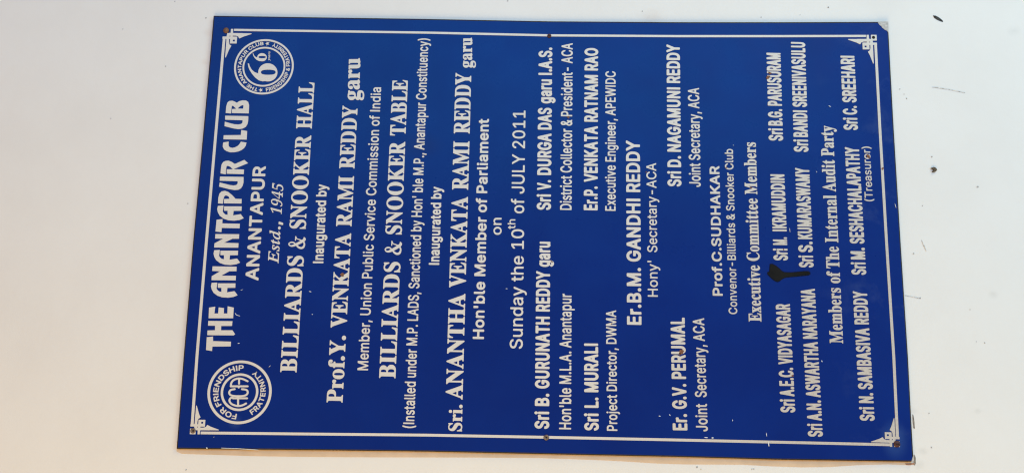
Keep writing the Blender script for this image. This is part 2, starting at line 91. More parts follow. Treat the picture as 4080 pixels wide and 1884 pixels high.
'ORNAMENT':[[[[236.53,455.16],[236.59,455.02],[236.87,454.85],[249.09,450.66],[254.17,448.18],[254.32,448.2],[254.54,448.44],[255.94,450.58],[256.42,451.03],[259.71,452.05],[264.06,452.04],[264.31,451.96],[264.44,451.67],[264.43,450.95],[264.36,450.72],[264.21,450.62],[258.06,450.64],[257.76,450.52],[257.69,450.28],[257.7,441.1],[257.8,440.95],[258.05,440.88],[267.49,440.8],[267.74,440.87],[267.87,441.15],[267.91,447.05],[268.01,447.19],[268.26,447.26],[269.01,447.25],[269.31,447.13],[269.38,446.89],[269.36,442.87],[268.26,439.57],[267.79,439.11],[265.54,437.8],[265.28,437.58],[265.26,437.44],[267.81,432.53],[272.09,420.7],[272.27,420.45],[272.42,420.41],[272.99,420.69],[273.09,420.97],[273.11,432.91],[273.27,433.63],[273.29,445.57],[273.42,446.14],[273.47,447.0],[273.57,447.15],[273.82,447.22],[279.09,447.18],[279.33,447.25],[279.46,447.53],[279.47,450.13],[279.39,450.36],[279.09,450.49],[273.82,450.53],[273.58,450.6],[273.45,450.89],[273.43,452.04],[273.15,452.62],[273.15,455.21],[273.08,455.44],[272.78,455.57],[270.07,455.59],[269.47,455.86],[268.27,455.89],[267.97,456.02],[267.9,456.25],[267.91,461.29],[267.77,461.57],[267.53,461.65],[264.83,461.66],[264.53,461.54],[264.45,461.3],[264.44,456.27],[264.37,456.04],[264.22,455.94],[263.32,455.91],[262.72,455.78],[250.29,455.86],[249.54,455.72],[237.17,455.8],[236.87,455.71]],[[260.75,443.85],[260.67,444.09],[260.68,446.24],[260.75,446.47],[261.05,446.6],[263.0,446.58],[263.25,446.51],[263.38,446.22],[263.37,444.06],[263.3,443.83],[263.0,443.71],[261.05,443.72]],[[267.96,450.7],[267.89,451.65],[268.02,451.94],[268.71,451.98],[269.31,451.46],[269.39,450.92],[269.26,450.63],[268.26,450.57]]],[[[237.94,-455.6],[238.0,-455.46],[238.27,-455.3],[250.3,-451.4],[255.29,-449.05],[255.44,-449.07],[255.66,-449.31],[257.06,-451.42],[257.54,-451.85],[260.8,-452.9],[265.09,-452.94],[265.33,-452.87],[265.46,-452.59],[265.45,-451.89],[265.38,-451.67],[265.23,-451.57],[259.16,-451.5],[258.86,-451.38],[258.79,-451.15],[258.71,-442.2],[258.81,-442.07],[259.05,-442.0],[268.38,-442.05],[268.62,-442.12],[268.76,-442.4],[268.85,-448.14],[268.95,-448.28],[269.19,-448.35],[269.93,-448.36],[270.23,-448.24],[270.3,-448.01],[270.24,-444.09],[269.13,-440.86],[268.66,-440.41],[266.42,-439.1],[266.17,-438.89],[266.14,-438.75],[268.62,-434.0],[272.74,-422.53],[272.92,-422.29],[273.06,-422.25],[273.64,-422.53],[273.74,-422.81],[273.86,-434.44],[274.02,-435.15],[274.15,-446.77],[274.29,-447.33],[274.34,-448.18],[274.44,-448.32],[274.68,-448.39],[279.89,-448.42],[280.19,-448.55],[280.26,-448.77],[280.29,-451.3],[280.16,-451.58],[279.92,-451.65],[274.57,-451.63],[274.38,-451.82],[274.36,-452.94],[274.1,-453.5],[274.08,-454.06],[274.15,-454.28],[274.45,-454.41],[279.95,-454.45],[280.25,-454.57],[280.33,-454.8],[280.41,-462.09],[280.28,-462.37],[280.04,-462.44],[272.31,-462.37],[272.07,-462.3],[271.94,-462.02],[271.88,-456.84],[271.81,-456.61],[271.51,-456.49],[270.91,-456.5],[270.32,-456.76],[269.14,-456.77],[268.94,-456.96],[268.97,-461.99],[268.9,-462.22],[268.61,-462.34],[265.94,-462.32],[265.7,-462.25],[265.56,-461.96],[265.51,-457.07],[265.43,-456.84],[265.28,-456.74],[264.4,-456.7],[263.8,-456.57],[251.53,-456.47],[250.79,-456.33],[238.57,-456.23],[238.28,-456.14]],[[261.75,-444.93],[261.68,-445.16],[261.7,-447.25],[261.78,-447.48],[262.07,-447.61],[264.0,-447.62],[264.24,-447.55],[264.37,-447.27],[264.34,-445.17],[264.27,-444.95],[263.97,-444.82],[262.04,-444.81]],[[268.93,-451.69],[268.87,-452.62],[269.0,-452.9],[269.69,-452.95],[270.28,-452.46],[270.34,-451.93],[270.21,-451.65],[269.23,-451.57]]],[[[-244.85,457.58],[-244.9,457.44],[-245.13,457.28],[-255.7,453.43],[-260.07,451.15],[-260.2,451.17],[-260.39,451.4],[-261.6,453.39],[-262.02,453.8],[-264.85,454.77],[-268.58,454.77],[-268.79,454.7],[-268.9,454.43],[-268.9,453.77],[-268.83,453.55],[-268.7,453.46],[-263.43,453.45],[-263.17,453.34],[-263.11,453.12],[-263.08,444.6],[-263.16,444.47],[-263.37,444.4],[-271.47,444.39],[-271.68,444.46],[-271.79,444.72],[-271.85,450.17],[-271.94,450.3],[-272.15,450.37],[-272.79,450.37],[-273.05,450.25],[-273.11,450.04],[-273.07,446.32],[-272.11,443.26],[-271.71,442.84],[-269.78,441.6],[-269.56,441.41],[-269.54,441.27],[-271.7,436.75],[-275.29,425.87],[-275.44,425.65],[-275.57,425.61],[-276.07,425.87],[-276.15,426.13],[-276.23,437.15],[-276.36,437.81],[-276.43,448.83],[-276.55,449.36],[-276.59,450.16],[-276.68,450.29],[-276.89,450.36],[-281.37,450.35],[-281.63,450.46],[-281.7,450.68],[-281.71,453.07],[-281.6,453.33],[-281.39,453.4],[-276.78,453.44],[-276.62,453.61],[-276.6,454.68],[-276.37,455.21],[-276.35,455.74],[-276.42,455.95],[-276.67,456.07],[-281.41,456.05],[-281.67,456.17],[-281.73,456.38],[-281.78,463.29],[-281.67,463.55],[-281.46,463.62],[-274.8,463.65],[-274.59,463.58],[-274.48,463.32],[-274.45,458.4],[-274.38,458.19],[-274.12,458.07],[-273.61,458.09],[-273.1,458.34],[-272.07,458.37],[-271.91,458.54],[-271.91,463.33],[-271.85,463.55],[-271.59,463.66],[-269.28,463.67],[-269.07,463.61],[-268.96,463.34],[-268.93,458.69],[-268.86,458.47],[-268.73,458.38],[-267.96,458.35],[-267.45,458.23],[-256.76,458.27],[-256.12,458.14],[-245.4,458.18],[-245.14,458.09]],[[-265.7,447.18],[-265.64,447.39],[-265.66,449.39],[-265.72,449.6],[-265.98,449.72],[-267.65,449.72],[-267.86,449.65],[-267.97,449.38],[-267.96,447.39],[-267.89,447.17],[-267.63,447.06],[-265.96,447.06]],[[-271.91,453.54],[-271.85,454.42],[-271.97,454.69],[-272.56,454.73],[-273.07,454.26],[-273.13,453.76],[-273.02,453.49],[-272.17,453.43]]],[[[-244.53,-455.74],[-244.58,-455.61],[-244.82,-455.46],[-255.24,-451.62],[-259.56,-449.36],[-259.68,-449.38],[-259.87,-449.6],[-261.05,-451.52],[-261.46,-451.92],[-264.25,-452.82],[-267.92,-452.79],[-268.12,-452.72],[-268.24,-452.46],[-268.23,-451.82],[-268.17,-451.61],[-268.04,-451.52],[-262.85,-451.56],[-262.6,-451.45],[-262.54,-451.24],[-262.55,-442.97],[-262.64,-442.84],[-262.84,-442.78],[-270.82,-442.69],[-271.02,-442.75],[-271.13,-443.01],[-271.16,-448.3],[-271.25,-448.42],[-271.45,-448.49],[-272.09,-448.48],[-272.34,-448.36],[-272.4,-448.15],[-272.39,-444.54],[-271.46,-441.58],[-271.07,-441.17],[-269.17,-439.99],[-268.96,-439.8],[-268.93,-439.67],[-271.08,-435.26],[-274.69,-424.65],[-274.84,-424.43],[-274.97,-424.39],[-275.45,-424.64],[-275.53,-424.9],[-275.55,-435.6],[-275.67,-436.25],[-275.68,-446.95],[-275.8,-447.47],[-275.84,-448.24],[-275.92,-448.37],[-276.13,-448.43],[-280.54,-448.37],[-280.79,-448.48],[-280.86,-448.69],[-280.86,-451.01],[-280.75,-451.27],[-280.54,-451.34],[-276.0,-451.42],[-275.84,-451.59],[-275.82,-452.62],[-275.58,-453.14],[-275.56,-453.66],[-275.63,-453.87],[-275.88,-453.97],[-280.55,-453.91],[-280.8,-454.02],[-280.86,-454.23],[-280.87,-460.93],[-280.76,-461.19],[-280.55,-461.25],[-273.99,-461.35],[-273.79,-461.29],[-273.68,-461.03],[-273.67,-456.26],[-273.61,-456.05],[-273.36,-455.94],[-272.85,-455.97],[-272.35,-456.21],[-271.34,-456.25],[-271.17,-456.42],[-271.15,-461.07],[-271.09,-461.28],[-270.84,-461.39],[-268.56,-461.42],[-268.36,-461.36],[-268.25,-461.11],[-268.24,-456.59],[-268.18,-456.38],[-268.05,-456.29],[-267.29,-456.27],[-266.78,-456.16],[-256.27,-456.3],[-255.63,-456.18],[-245.07,-456.32],[-244.82,-456.24]],[[-265.13,-445.45],[-265.06,-445.66],[-265.07,-447.59],[-265.13,-447.8],[-265.38,-447.91],[-267.03,-447.89],[-267.23,-447.83],[-267.34,-447.57],[-267.34,-445.63],[-267.28,-445.42],[-267.03,-445.31],[-265.38,-445.33]],[[-271.21,-451.57],[-271.14,-452.42],[-271.25,-452.68],[-271.84,-452.72],[-272.34,-452.25],[-272.41,-451.76],[-272.3,-451.51],[-271.46,-451.45]]]],
'SCREW':[[276.89,457.1,11.6,"dome"],[273.83,-2.82,8.5,"maroon"],[276.53,-457.96,6.5,"hole"],[-277.31,459.53,10,"grey"],[-277.31,-4.26,10.5,"grey"],[-277.06,-457.52,12,"maroon"]],
'SMEAR':[[-45.81,-302.69],[-45.93,-305.16],[-48.21,-309.73],[-51.9,-314.25],[-54.99,-317.23],[-56.81,-320.57],[-57.14,-329.53],[-56.21,-338.85],[-55.13,-348.17],[-55.06,-352.81],[-55.97,-354.94],[-58.15,-355.16],[-59.59,-352.93],[-60.34,-344.86],[-61.42,-335.55],[-61.99,-329.34],[-62.71,-323.13],[-64.01,-319.37],[-65.94,-316.21],[-68.31,-313.65],[-68.97,-311.78],[-67.92,-308.72],[-64.87,-304.5],[-61.79,-301.52],[-59.33,-299.12],[-57.15,-298.89],[-56.16,-301.71],[-51.46,-302.18]],
'CHIP':[[300.07,-464.87],[300.53,-472.27],[300.36,-479.98],[291.81,-479.67],[283.04,-479.63],[283.97,-478.86],[286.46,-477.94],[287.87,-474.79],[290.16,-472.27],[291.4,-470.69],[293.28,-469.97],[295.14,-467.54],[297.63,-465.91]],
'CHIP2':[[-290.22,-478.55],[-300.17,-477.58],[-299.89,-474.65],[-295.06,-476.15],[-292.99,-476.98]],
'STRIP':[[-304.75,481.0],[-307.24,474.59],[-307.58,462.95],[-308.05,418.44],[-308.55,385.57],[-308.39,327.74],[-308.04,289.26],[-306.96,212.45],[-304.99,97.56],[-303.93,2.09],[-304.98,-69.42],[-306.11,-107.43],[-307.79,-145.37],[-308.36,-183.26],[-307.29,-258.95],[-308.59,-296.66],[-309.16,-334.34],[-308.08,-372.05],[-304.98,-409.82],[-303.35,-447.5],[-304.08,-476.56],[-291.47,-477.34],[-290.73,-448.23],[-292.36,-410.48],[-295.46,-372.63],[-296.54,-334.86],[-295.96,-297.1],[-294.65,-259.31],[-295.7,-183.48],[-295.12,-145.52],[-293.43,-107.5],[-292.29,-69.42],[-291.22,2.24],[-292.26,97.89],[-294.22,213.0],[-295.28,289.97],[-295.63,328.52],[-295.77,386.47],[-295.26,419.4],[-294.79,464.0],[-294.44,475.67],[-291.94,482.09]],
'SPECK':[[203.13,-492.6,4],[195.89,-498.06,2.5],[189.55,-501.15,4.5],[65.5,-589.75,6],[106.69,-530.64,4],[-145.57,-583.04,4],[-101.95,-567.18,3.5],[-87.74,-501.98,4],[-237.92,-503.84,4],[-281.23,-504.22,4],[146.81,612.83,3.5],[26.75,493.6,4],[279.82,608.44,4],[224.7,541.94,4],[322.26,536.93,3.5],[297.84,489.82,4],[-327.75,466.68,4],[-311.49,-200.37,5],[-314.32,-205.51,3],[-312.75,-271.38,3.5],[-312.71,-273.65,3.5],[323.0,-398.94,5.5],[307.08,-303.49,4],[311.39,-358.74,3],[314.38,-135.13,4],[328.37,56.99,5],[37.88,-513.19,3],[-144.11,-572.29,2],[-27.89,-497.19,5]],
'GOUGE':[[312.3,-545.75],[312.04,-549.08],[309.7,-553.38],[306.46,-557.06],[303.81,-559.39],[302.91,-558.77],[303.77,-555.76],[306.1,-550.91],[308.74,-547.46]],
'MUD':[[90.49,-527.72],[91.93,-531.06],[90.85,-533.69],[88.36,-535.69],[85.82,-533.89],[84.37,-530.56],[85.19,-528.99],[87.74,-531.32]],
'CRACK':[[[-239.61,-482.45],[-241.36,-483.62],[-248.95,-484.18],[-257.8,-484.13],[-257.07,-482.64],[-248.99,-482.11]],[[-290.5,-481.56],[-294.22,-482.86],[-301.7,-482.64],[-304.22,-481.21],[-301.76,-479.32],[-296.75,-481.17]],[[-9.3,-508.86],[-12.53,-510.78],[-24.4,-514.8],[-24.68,-514.25],[-14.72,-510.11]],[[-84.48,-481.87],[-86.17,-492.84],[-88.14,-502.73],[-88.67,-502.7],[-86.7,-492.81]],[[206.45,-537.32],[206.54,-544.74],[203.28,-563.2],[199.19,-582.65],[198.6,-582.06],[202.42,-563.13],[205.37,-544.12]]],
'REDDISH':[[-301.99,-468.89],[-301.75,-474.54],[-301.07,-480.92],[-303.01,-480.44],[-303.22,-476.56],[-303.97,-472.99],[-303.68,-470.19]],
'SOFT':[[276.22,483.77,20],[230.95,486.7,18],[-233.58,-567.19,16],[-82.16,-599.53,22],[-285.86,-493.25,20],[303.77,-149.64,45],[-236.68,-484.07,20],[-303.33,-486.33,26],[290.35,-657.5,30]],
'SCRATCH':[[[-92.16,410.35],[-91.05,407.12],1.2],[[-123.05,415.12],[-125.37,413.23],[-126.59,408.54],1.6],[[-163.04,409.06],[-162.73,406.33],2.6],[[-92.0,317.44],[-92.74,314.23],3],[[-123.07,311.97],[-122.78,310.14],2],[[-193.6,365.28],[-191.26,362.83],1.2],[[-298.57,420.55],[-298.9,398.71],[-300.13,371.7],1.5],[[-298.58,440.85],[-299.27,438.48],4],[[-285.26,432.11],[-284.49,430.88],1.2],[[-84.27,52.66],[-84.36,49.78],2.2],[[-247.25,-150.33],[-247.58,-153.11],2.6],[[-244.77,-163.94],[-246.84,-166.07],2.2],[[-273.42,-209.13],[-273.7,-213.92],3],[[-273.98,-218.45],[-273.68,-221.49],4],[[-265.65,-289.55],[-270.56,-290.39],2],[[-276.32,-291.71],[-283.17,-292.85],3.5],[[-249.98,-246.59],[-252.21,-246.66],1.8],[[4.04,-330.1],[-1.96,-330.78],1.4],[[39.66,-473.46],[33.63,-474.94],1.6],[[118.4,-257.06],[117.86,-258.11],2],[[176.13,-390.27],[174.77,-393.83],2.2],[[83.02,-369.7],[81.12,-370.41],1.5],[[-171.9,-365.35],[-174.17,-366.14],3]],
'RUST':[[-163.9,-182.09,11,0.6],[-167.23,-179.39,6,0.2],[104.27,-441.05,9,0.6],[87.92,-459.93,8,0.5],[86.47,-247.38,6,0.4],[155.17,-30.32,7,0.5],[216.81,-308.66,12,0.35],[222.7,-310.96,8,0.3],[-68.92,273.46,9,0.6],[-46.83,-9.14,7,0.5],[-132.15,-4.56,4,0.6],[-192.76,-326.87,4,0.7],[78.63,-137.78,4,0.7],[-128.76,-89.73,4,0.5],[58.77,-280.1,6,0.4],[-25.71,-321.27,5,0.5]]}
GLYPH = {
'B100':{"&":[923,[459,1004,534,980,609,931,655,872,681,791,674,709,641,641,593,584,514,522,514,497,622,383,634,391,650,459,684,484,797,486,827,472,840,453,844,384,835,328,787,203,897,59,894,28,866,5,716,2,634,53,541,13,472,-5,359,-12,291,-4,228,15,134,64,90,103,40,184,25,253,26,334,40,378,91,455,190,547,139,628,109,703,107,803,127,866,191,943,266,985,341,1006],[428,822,359,820,321,784,315,759,321,728,346,684,366,669,384,672,429,703,463,747,463,791],[329,391,294,372,246,316,238,266,253,226,297,187,366,171,434,177,490,197,497,209,491,224,369,359]],"'":[449,[272,997,302,978,312,953,297,620,283,591,253,572,147,572,117,591,107,616,97,965,110,984,141,998]],".":[413,[216,241,266,219,301,184,318,141,316,78,291,38,247,8,209,-6,153,-3,103,22,68,59,57,91,59,153,83,197,116,223,166,242]],"A":[986,[547,997,586,966,641,834,943,84,950,53,944,28,922,8,891,0,784,1,748,16,721,59,654,234,634,254,322,256,303,252,289,234,216,47,196,16,153,0,47,0,16,8,-9,34,-7,66,352,966,367,984,397,998],[479,684,466,689,453,669,379,472,387,447,534,444,560,453,561,472]],"B":[940,[534,998,622,979,709,937,778,873,811,809,824,759,823,659,798,597,745,522,810,459,854,378,862,253,848,184,816,127,767,78,684,33,628,15,528,0,109,5,84,23,75,59,78,966,101,991,134,1000],[488,809,316,812,293,803,288,628,297,605,497,601,547,615,584,639,612,691,612,728,601,759,555,797],[537,409,297,407,288,384,293,197,316,188,478,188,578,201,616,219,649,266,653,297,645,328,597,387]],"C":[1046,[584,1010,728,973,847,900,923,809,961,728,972,659,958,641,928,627,803,627,766,648,741,705,709,749,647,793,528,819,403,792,322,729,284,672,263,616,251,553,250,453,284,328,328,263,378,221,441,194,528,181,634,202,691,234,735,284,766,352,797,372,934,372,965,353,973,322,954,253,916,178,817,78,753,39,672,7,572,-12,484,-12,378,8,266,58,209,95,140,166,77,272,52,347,38,428,38,578,59,678,95,766,145,841,215,909,328,973,397,997,491,1012]],"D":[1031,[509,998,634,972,743,922,822,861,885,778,929,678,950,566,949,428,916,291,862,191,800,122,716,65,641,31,478,0,109,5,84,23,75,59,78,966,101,991,134,1000],[450,809,309,812,288,791,288,216,293,197,309,188,497,195,603,227,679,291,711,347,729,403,737,453,736,559,717,641,685,703,637,753,591,782]],"E":[866,[734,997,766,977,775,941,772,848,741,818,316,812,291,799,288,628,297,605,703,597,740,566,744,472,733,434,691,413,301,409,288,384,288,216,297,193,316,188,747,182,771,166,780,147,781,53,772,23,747,5,716,0,141,0,97,12,78,34,75,59,75,941,84,977,109,995,141,1000]],"F":[849,[728,997,758,978,769,947,767,853,741,821,703,812,316,812,297,807,288,784,288,616,297,593,691,582,715,566,723,547,725,447,716,417,666,394,297,388,288,366,281,28,261,9,234,1,128,1,97,12,78,34,75,59,75,941,84,977,109,995,141,1000]],"H":[1060,[903,997,934,977,944,941,944,59,933,22,897,2,791,0,753,8,731,28,725,391,716,413,316,419,297,413,288,391,281,28,259,8,228,0,128,1,92,16,75,59,75,941,85,978,122,998,222,1000,259,992,281,972,288,634,297,612,697,606,720,616,725,634,731,972,751,991,778,999]],"I":[432,[259,997,290,978,300,947,299,47,290,22,259,3,141,1,103,17,88,53,88,953,98,978,128,997]],"K":[961,[884,997,922,966,915,928,546,559,565,522,912,78,924,47,915,22,891,5,859,0,741,1,703,16,384,406,359,394,290,316,287,53,277,22,253,5,222,0,128,1,92,16,75,59,75,941,85,978,122,998,222,1000,259,992,281,972,288,634,303,618,684,985,728,1000]],"L":[816,[247,997,277,978,287,947,291,201,316,188,722,182,747,164,756,128,755,41,728,8,691,0,141,0,103,8,81,28,75,59,77,959,91,983,122,998]],"M":[1278,[1122,997,1153,977,1162,941,1162,59,1147,17,1109,1,1003,1,972,12,953,34,950,497,941,532,922,511,717,34,691,8,653,0,566,2,522,28,311,509,291,532,281,497,278,34,255,9,222,0,122,2,85,22,75,59,75,941,91,983,128,999,278,1000,309,995,334,978,603,357,622,338,897,972,947,999]],"N":[1072,[916,997,947,977,956,941,956,59,946,22,922,5,891,0,766,1,728,16,316,605,297,618,288,591,284,34,266,12,234,1,128,1,92,16,75,59,75,941,85,978,109,995,141,1000,259,999,305,978,702,409,728,389,737,416,741,965,754,984,784,998]],"O":[1092,[578,1010,672,992,784,942,847,899,904,841,957,759,993,666,1012,559,1012,434,997,347,961,247,909,165,847,101,784,58,666,6,566,-12,484,-12,378,8,266,58,209,95,140,166,77,272,52,347,38,428,38,578,59,678,95,766,141,835,208,903,266,942,384,994,484,1012],[550,816,434,804,345,753,282,666,250,547,259,403,278,341,307,291,341,251,391,214,441,194,522,181,634,202,712,253,773,347,800,459,791,597,767,666,729,728,647,792]],"P":[917,[522,998,616,979,697,942,737,916,791,859,835,766,849,678,841,597,823,534,797,484,753,432,684,384,628,359,491,332,297,326,288,303,281,28,261,9,234,1,109,5,84,23,75,59,78,966,101,991,134,1000],[481,809,316,812,293,803,288,553,297,530,516,527,572,547,610,584,631,659,629,703,612,747,566,790]],"R":[926,[528,998,622,979,722,931,791,867,829,797,850,691,831,559,780,472,697,406,690,391,872,78,878,34,859,12,828,1,709,0,676,9,641,46,459,349,434,356,316,356,297,351,288,334,281,28,261,9,234,1,109,5,84,23,75,59,78,966,101,991,134,1000],[488,809,316,812,293,803,288,572,297,549,466,544,528,551,574,566,611,597,631,659,630,709,616,747,572,790]],"S":[921,[503,1010,616,985,703,941,744,909,788,859,818,803,831,741,822,698,778,676,659,678,629,697,602,759,566,794,503,816,434,821,359,810,309,786,278,747,276,697,297,668,339,641,603,566,709,517,767,478,810,428,837,372,842,234,823,178,793,128,734,70,672,33,609,7,528,-11,353,-11,222,27,113,97,47,203,31,272,42,309,84,331,209,328,240,309,266,247,303,209,366,184,447,175,516,184,592,216,628,266,630,316,603,349,559,373,297,446,159,515,101,572,77,616,58,691,58,741,77,816,101,859,145,909,209,954,347,1004]],"T":[925,[822,997,852,978,862,953,862,859,846,828,809,813,578,812,553,799,548,41,534,17,503,2,397,0,366,8,344,28,338,53,335,797,309,812,84,812,47,821,20,853,22,966,45,991,78,1000]],"U":[1060,[903,997,933,978,944,947,944,334,916,216,873,141,822,89,766,52,672,8,578,-12,447,-12,372,1,284,33,209,77,127,166,96,228,76,303,75,941,85,978,122,998,222,1000,259,992,281,972,288,941,288,372,300,303,332,247,378,209,459,184,534,181,609,196,666,228,706,278,722,322,728,966,742,984,772,998]],"Y":[971,[897,997,934,966,929,928,572,400,562,28,543,9,516,1,416,0,384,8,366,23,357,47,352,403,-3,928,-11,953,-6,972,16,992,47,1000,172,999,209,984,447,638,466,625,716,980,759,999]],"a":[809,[447,773,541,748,609,710,660,659,692,597,706,516,703,35,684,12,653,1,547,2,491,27,372,-12,266,-12,209,-2,103,51,36,134,20,184,19,272,39,341,83,397,178,448,278,473,472,497,491,509,492,534,480,559,453,581,409,592,359,592,291,572,227,509,178,495,59,531,41,553,41,584,71,641,116,687,203,742,316,774],[489,316,328,299,266,282,231,253,232,209,259,183,309,170,359,170,416,184,453,207,484,245,498,297]],"b":[878,[228,997,253,983,267,959,273,741,291,737,347,762,409,775,509,774,597,748,672,704,728,649,766,591,792,528,811,428,812,359,785,216,744,134,691,75,622,27,566,3,503,-12,403,-12,359,-3,272,34,216,2,122,0,89,9,66,34,64,959,78,983,109,998],[450,591,378,583,332,559,293,509,270,434,269,341,289,266,334,203,391,176,472,176,528,201,573,259,599,347,598,428,566,522,516,572]],"e":[837,[472,773,541,754,628,710,672,675,710,628,741,572,766,491,775,416,772,341,749,316,716,306,266,306,247,291,256,259,282,222,316,194,403,170,503,187,572,259,609,274,728,245,753,227,761,197,705,97,616,33,484,-11,347,-11,272,8,203,40,134,91,96,134,61,191,34,272,25,322,26,447,40,516,84,609,128,667,172,704,253,748,309,768],[425,591,353,586,316,572,278,541,257,509,256,491,278,481,535,484,542,509,512,553,478,578]],"f":[542,[428,1035,491,1017,515,991,516,953,491,872,453,841,384,850,347,843,328,822,326,791,341,771,441,768,478,752,493,722,492,628,478,604,453,591,347,587,327,572,319,28,278,2,153,3,123,22,113,47,110,572,91,587,9,591,-21,609,-31,641,-30,728,-16,752,9,766,91,769,107,778,127,897,151,941,197,985,297,1030]],"i":[371,[197,1022,247,997,278,966,292,928,291,891,272,847,247,822,191,796,147,795,94,816,58,847,39,884,39,934,59,974,103,1011,141,1024],[228,766,258,747,269,716,267,41,253,17,228,3,109,2,73,22,63,53,64,728,78,752,109,767]],"l":[415,[228,997,258,978,269,947,270,203,284,184,341,178,371,159,398,59,394,34,372,14,284,-6,191,7,134,34,87,84,63,153,64,959,78,983,109,998]],"m":[1242,[891,779,966,761,1042,722,1091,672,1129,591,1138,541,1138,59,1122,17,1084,1,991,0,959,8,938,28,929,516,916,553,897,572,822,593,747,572,722,547,709,516,700,453,700,53,683,16,647,1,553,0,522,8,500,28,492,522,479,553,453,578,391,593,347,585,309,566,284,534,271,497,262,28,241,8,203,0,109,2,73,22,62,59,62,709,78,752,116,768,209,768,272,737,366,772,453,781,528,761,628,697,766,768,834,781]],"n":[849,[509,773,559,760,643,716,697,659,733,584,744,522,737,28,716,8,678,0,584,2,544,28,538,466,529,516,513,547,478,577,391,588,347,579,314,559,285,522,271,484,262,28,243,9,216,1,122,0,91,8,69,28,62,59,62,709,69,741,91,761,122,769,216,767,278,732,384,773]],"o":[860,[478,773,566,748,634,710,688,666,729,616,756,566,785,478,794,409,785,284,760,203,729,147,688,97,634,53,503,-5,341,-10,253,15,181,53,88,147,46,228,27,303,27,459,52,547,84,609,172,703,241,742,309,766,359,775],[425,591,334,578,291,543,252,484,232,384,246,297,276,234,333,184,403,170,478,184,525,216,566,284,581,353,579,428,544,522,497,570]],"r":[553,[484,772,509,758,523,734,525,634,515,603,478,583,341,573,297,543,273,497,262,28,243,9,216,1,122,0,91,8,69,28,62,59,62,709,69,741,89,759,116,768,216,767,272,740,366,774]],"t":[491,[253,928,278,915,291,896,299,778,316,769,409,763,433,747,443,722,443,634,433,609,397,589,309,585,294,559,296,203,322,179,391,181,427,166,443,141,461,66,459,35,447,17,384,-5,291,-6,228,9,165,41,115,91,92,141,82,203,79,572,66,585,-3,596,-22,611,-31,634,-28,734,3,763,76,778,83,891,97,915,134,931]],"_space":0.369},
'I':{",":[400,[253,223,292,203,305,166,207,-172,184,-198,153,-210,91,-212,49,-203,25,-178,20,-147,81,191,97,210,128,223]],".":[400,[209,248,253,230,301,178,312,141,306,78,278,38,234,5,178,-6,128,3,95,22,56,66,44,103,47,159,64,191,109,234,159,250]],"1":[647,[647,1068,660,1059,661,1034,463,122,469,91,491,69,591,56,597,41,589,9,559,-6,141,-3,132,22,147,57,253,66,287,91,306,122,478,891,472,910,453,910,353,807,297,777,272,781,258,797,253,861,271,878,391,939,553,1062]],"4":[647,[716,1061,727,1053,730,1034,588,384,603,364,689,359,698,334,687,291,675,278,584,274,566,265,538,159,544,97,572,72,619,53,616,12,603,-2,584,-6,241,-4,230,16,241,53,322,74,366,109,391,166,408,259,384,275,103,278,94,297,109,359,584,1047,609,1062],[554,922,534,911,190,403,179,384,184,367,409,363,434,377,560,903]],"5":[647,[759,1060,770,1034,722,809,703,801,687,809,677,878,647,904,384,904,363,878,295,641,297,625,309,617,416,637,509,629,586,597,634,548,660,491,668,409,648,291,598,166,541,91,503,57,403,2,328,-17,247,-19,153,7,109,47,89,109,100,178,128,224,159,244,178,235,186,147,222,90,259,76,334,78,391,108,441,164,473,228,504,341,512,403,505,459,485,503,460,528,384,550,328,549,241,530,210,553,351,1047,384,1062]],"9":[647,[578,1073,647,1049,698,1003,731,934,749,834,749,759,729,616,660,366,573,184,518,109,467,59,397,13,341,-10,241,-19,191,-10,141,22,119,66,114,116,139,191,153,202,169,197,195,116,241,71,303,64,366,90,434,165,480,247,556,484,552,497,534,497,453,434,391,413,322,415,250,453,219,497,200,566,201,659,234,797,284,903,358,997,466,1061,528,1074],[553,984,497,979,447,937,409,881,377,797,345,609,365,541,409,511,459,508,503,524,562,578,586,616,611,741,618,872,597,947]],"E":[948,[897,998,913,984,916,966,881,784,859,759,841,759,824,772,803,866,759,900,691,912,491,912,466,909,441,891,358,603,366,579,472,576,559,595,603,626,641,696,659,710,691,702,697,672,610,366,591,336,566,334,549,347,542,447,520,478,422,494,353,494,332,484,238,141,243,103,278,89,453,88,547,103,605,122,660,153,718,209,772,286,809,298,826,284,828,259,728,9,697,0,-47,0,-77,9,-85,34,-72,59,17,84,41,109,55,141,235,809,247,897,222,922,159,941,151,959,159,985,197,1000]],"d":[744,[697,1042,720,1022,723,997,501,134,509,110,528,112,609,193,628,201,658,178,654,147,555,34,478,-11,416,-11,384,7,360,41,347,107,253,26,191,-6,91,-12,41,6,3,40,-23,84,-38,184,-17,297,53,448,144,566,253,655,309,679,372,692,484,683,543,909,528,934,466,947,459,966,466,989,491,1005],[421,616,366,612,297,574,241,510,196,434,152,328,126,216,128,147,161,103,203,100,266,138,310,191,380,303,429,422,455,541,447,591]],"s":[527,[291,691,384,666,441,686,459,678,468,659,443,472,422,446,403,446,386,459,354,559,318,603,253,616,222,598,208,572,208,541,220,509,334,348,373,272,387,197,367,116,309,39,266,8,216,-10,103,-12,22,11,-22,-4,-47,-1,-60,16,-62,41,-37,228,-18,253,3,254,22,240,52,128,97,74,128,63,172,65,203,81,226,109,237,153,228,203,86,416,65,478,63,534,90,609,141,660,197,686]],"t":[401,[303,848,320,834,323,816,293,678,378,664,390,647,388,628,362,591,278,586,259,572,145,134,152,116,166,116,234,187,253,195,281,178,289,153,247,94,159,14,103,-11,34,-9,-9,29,-17,97,103,566,93,584,35,597,27,628,47,652,155,709,266,841]],"_space":0.382},
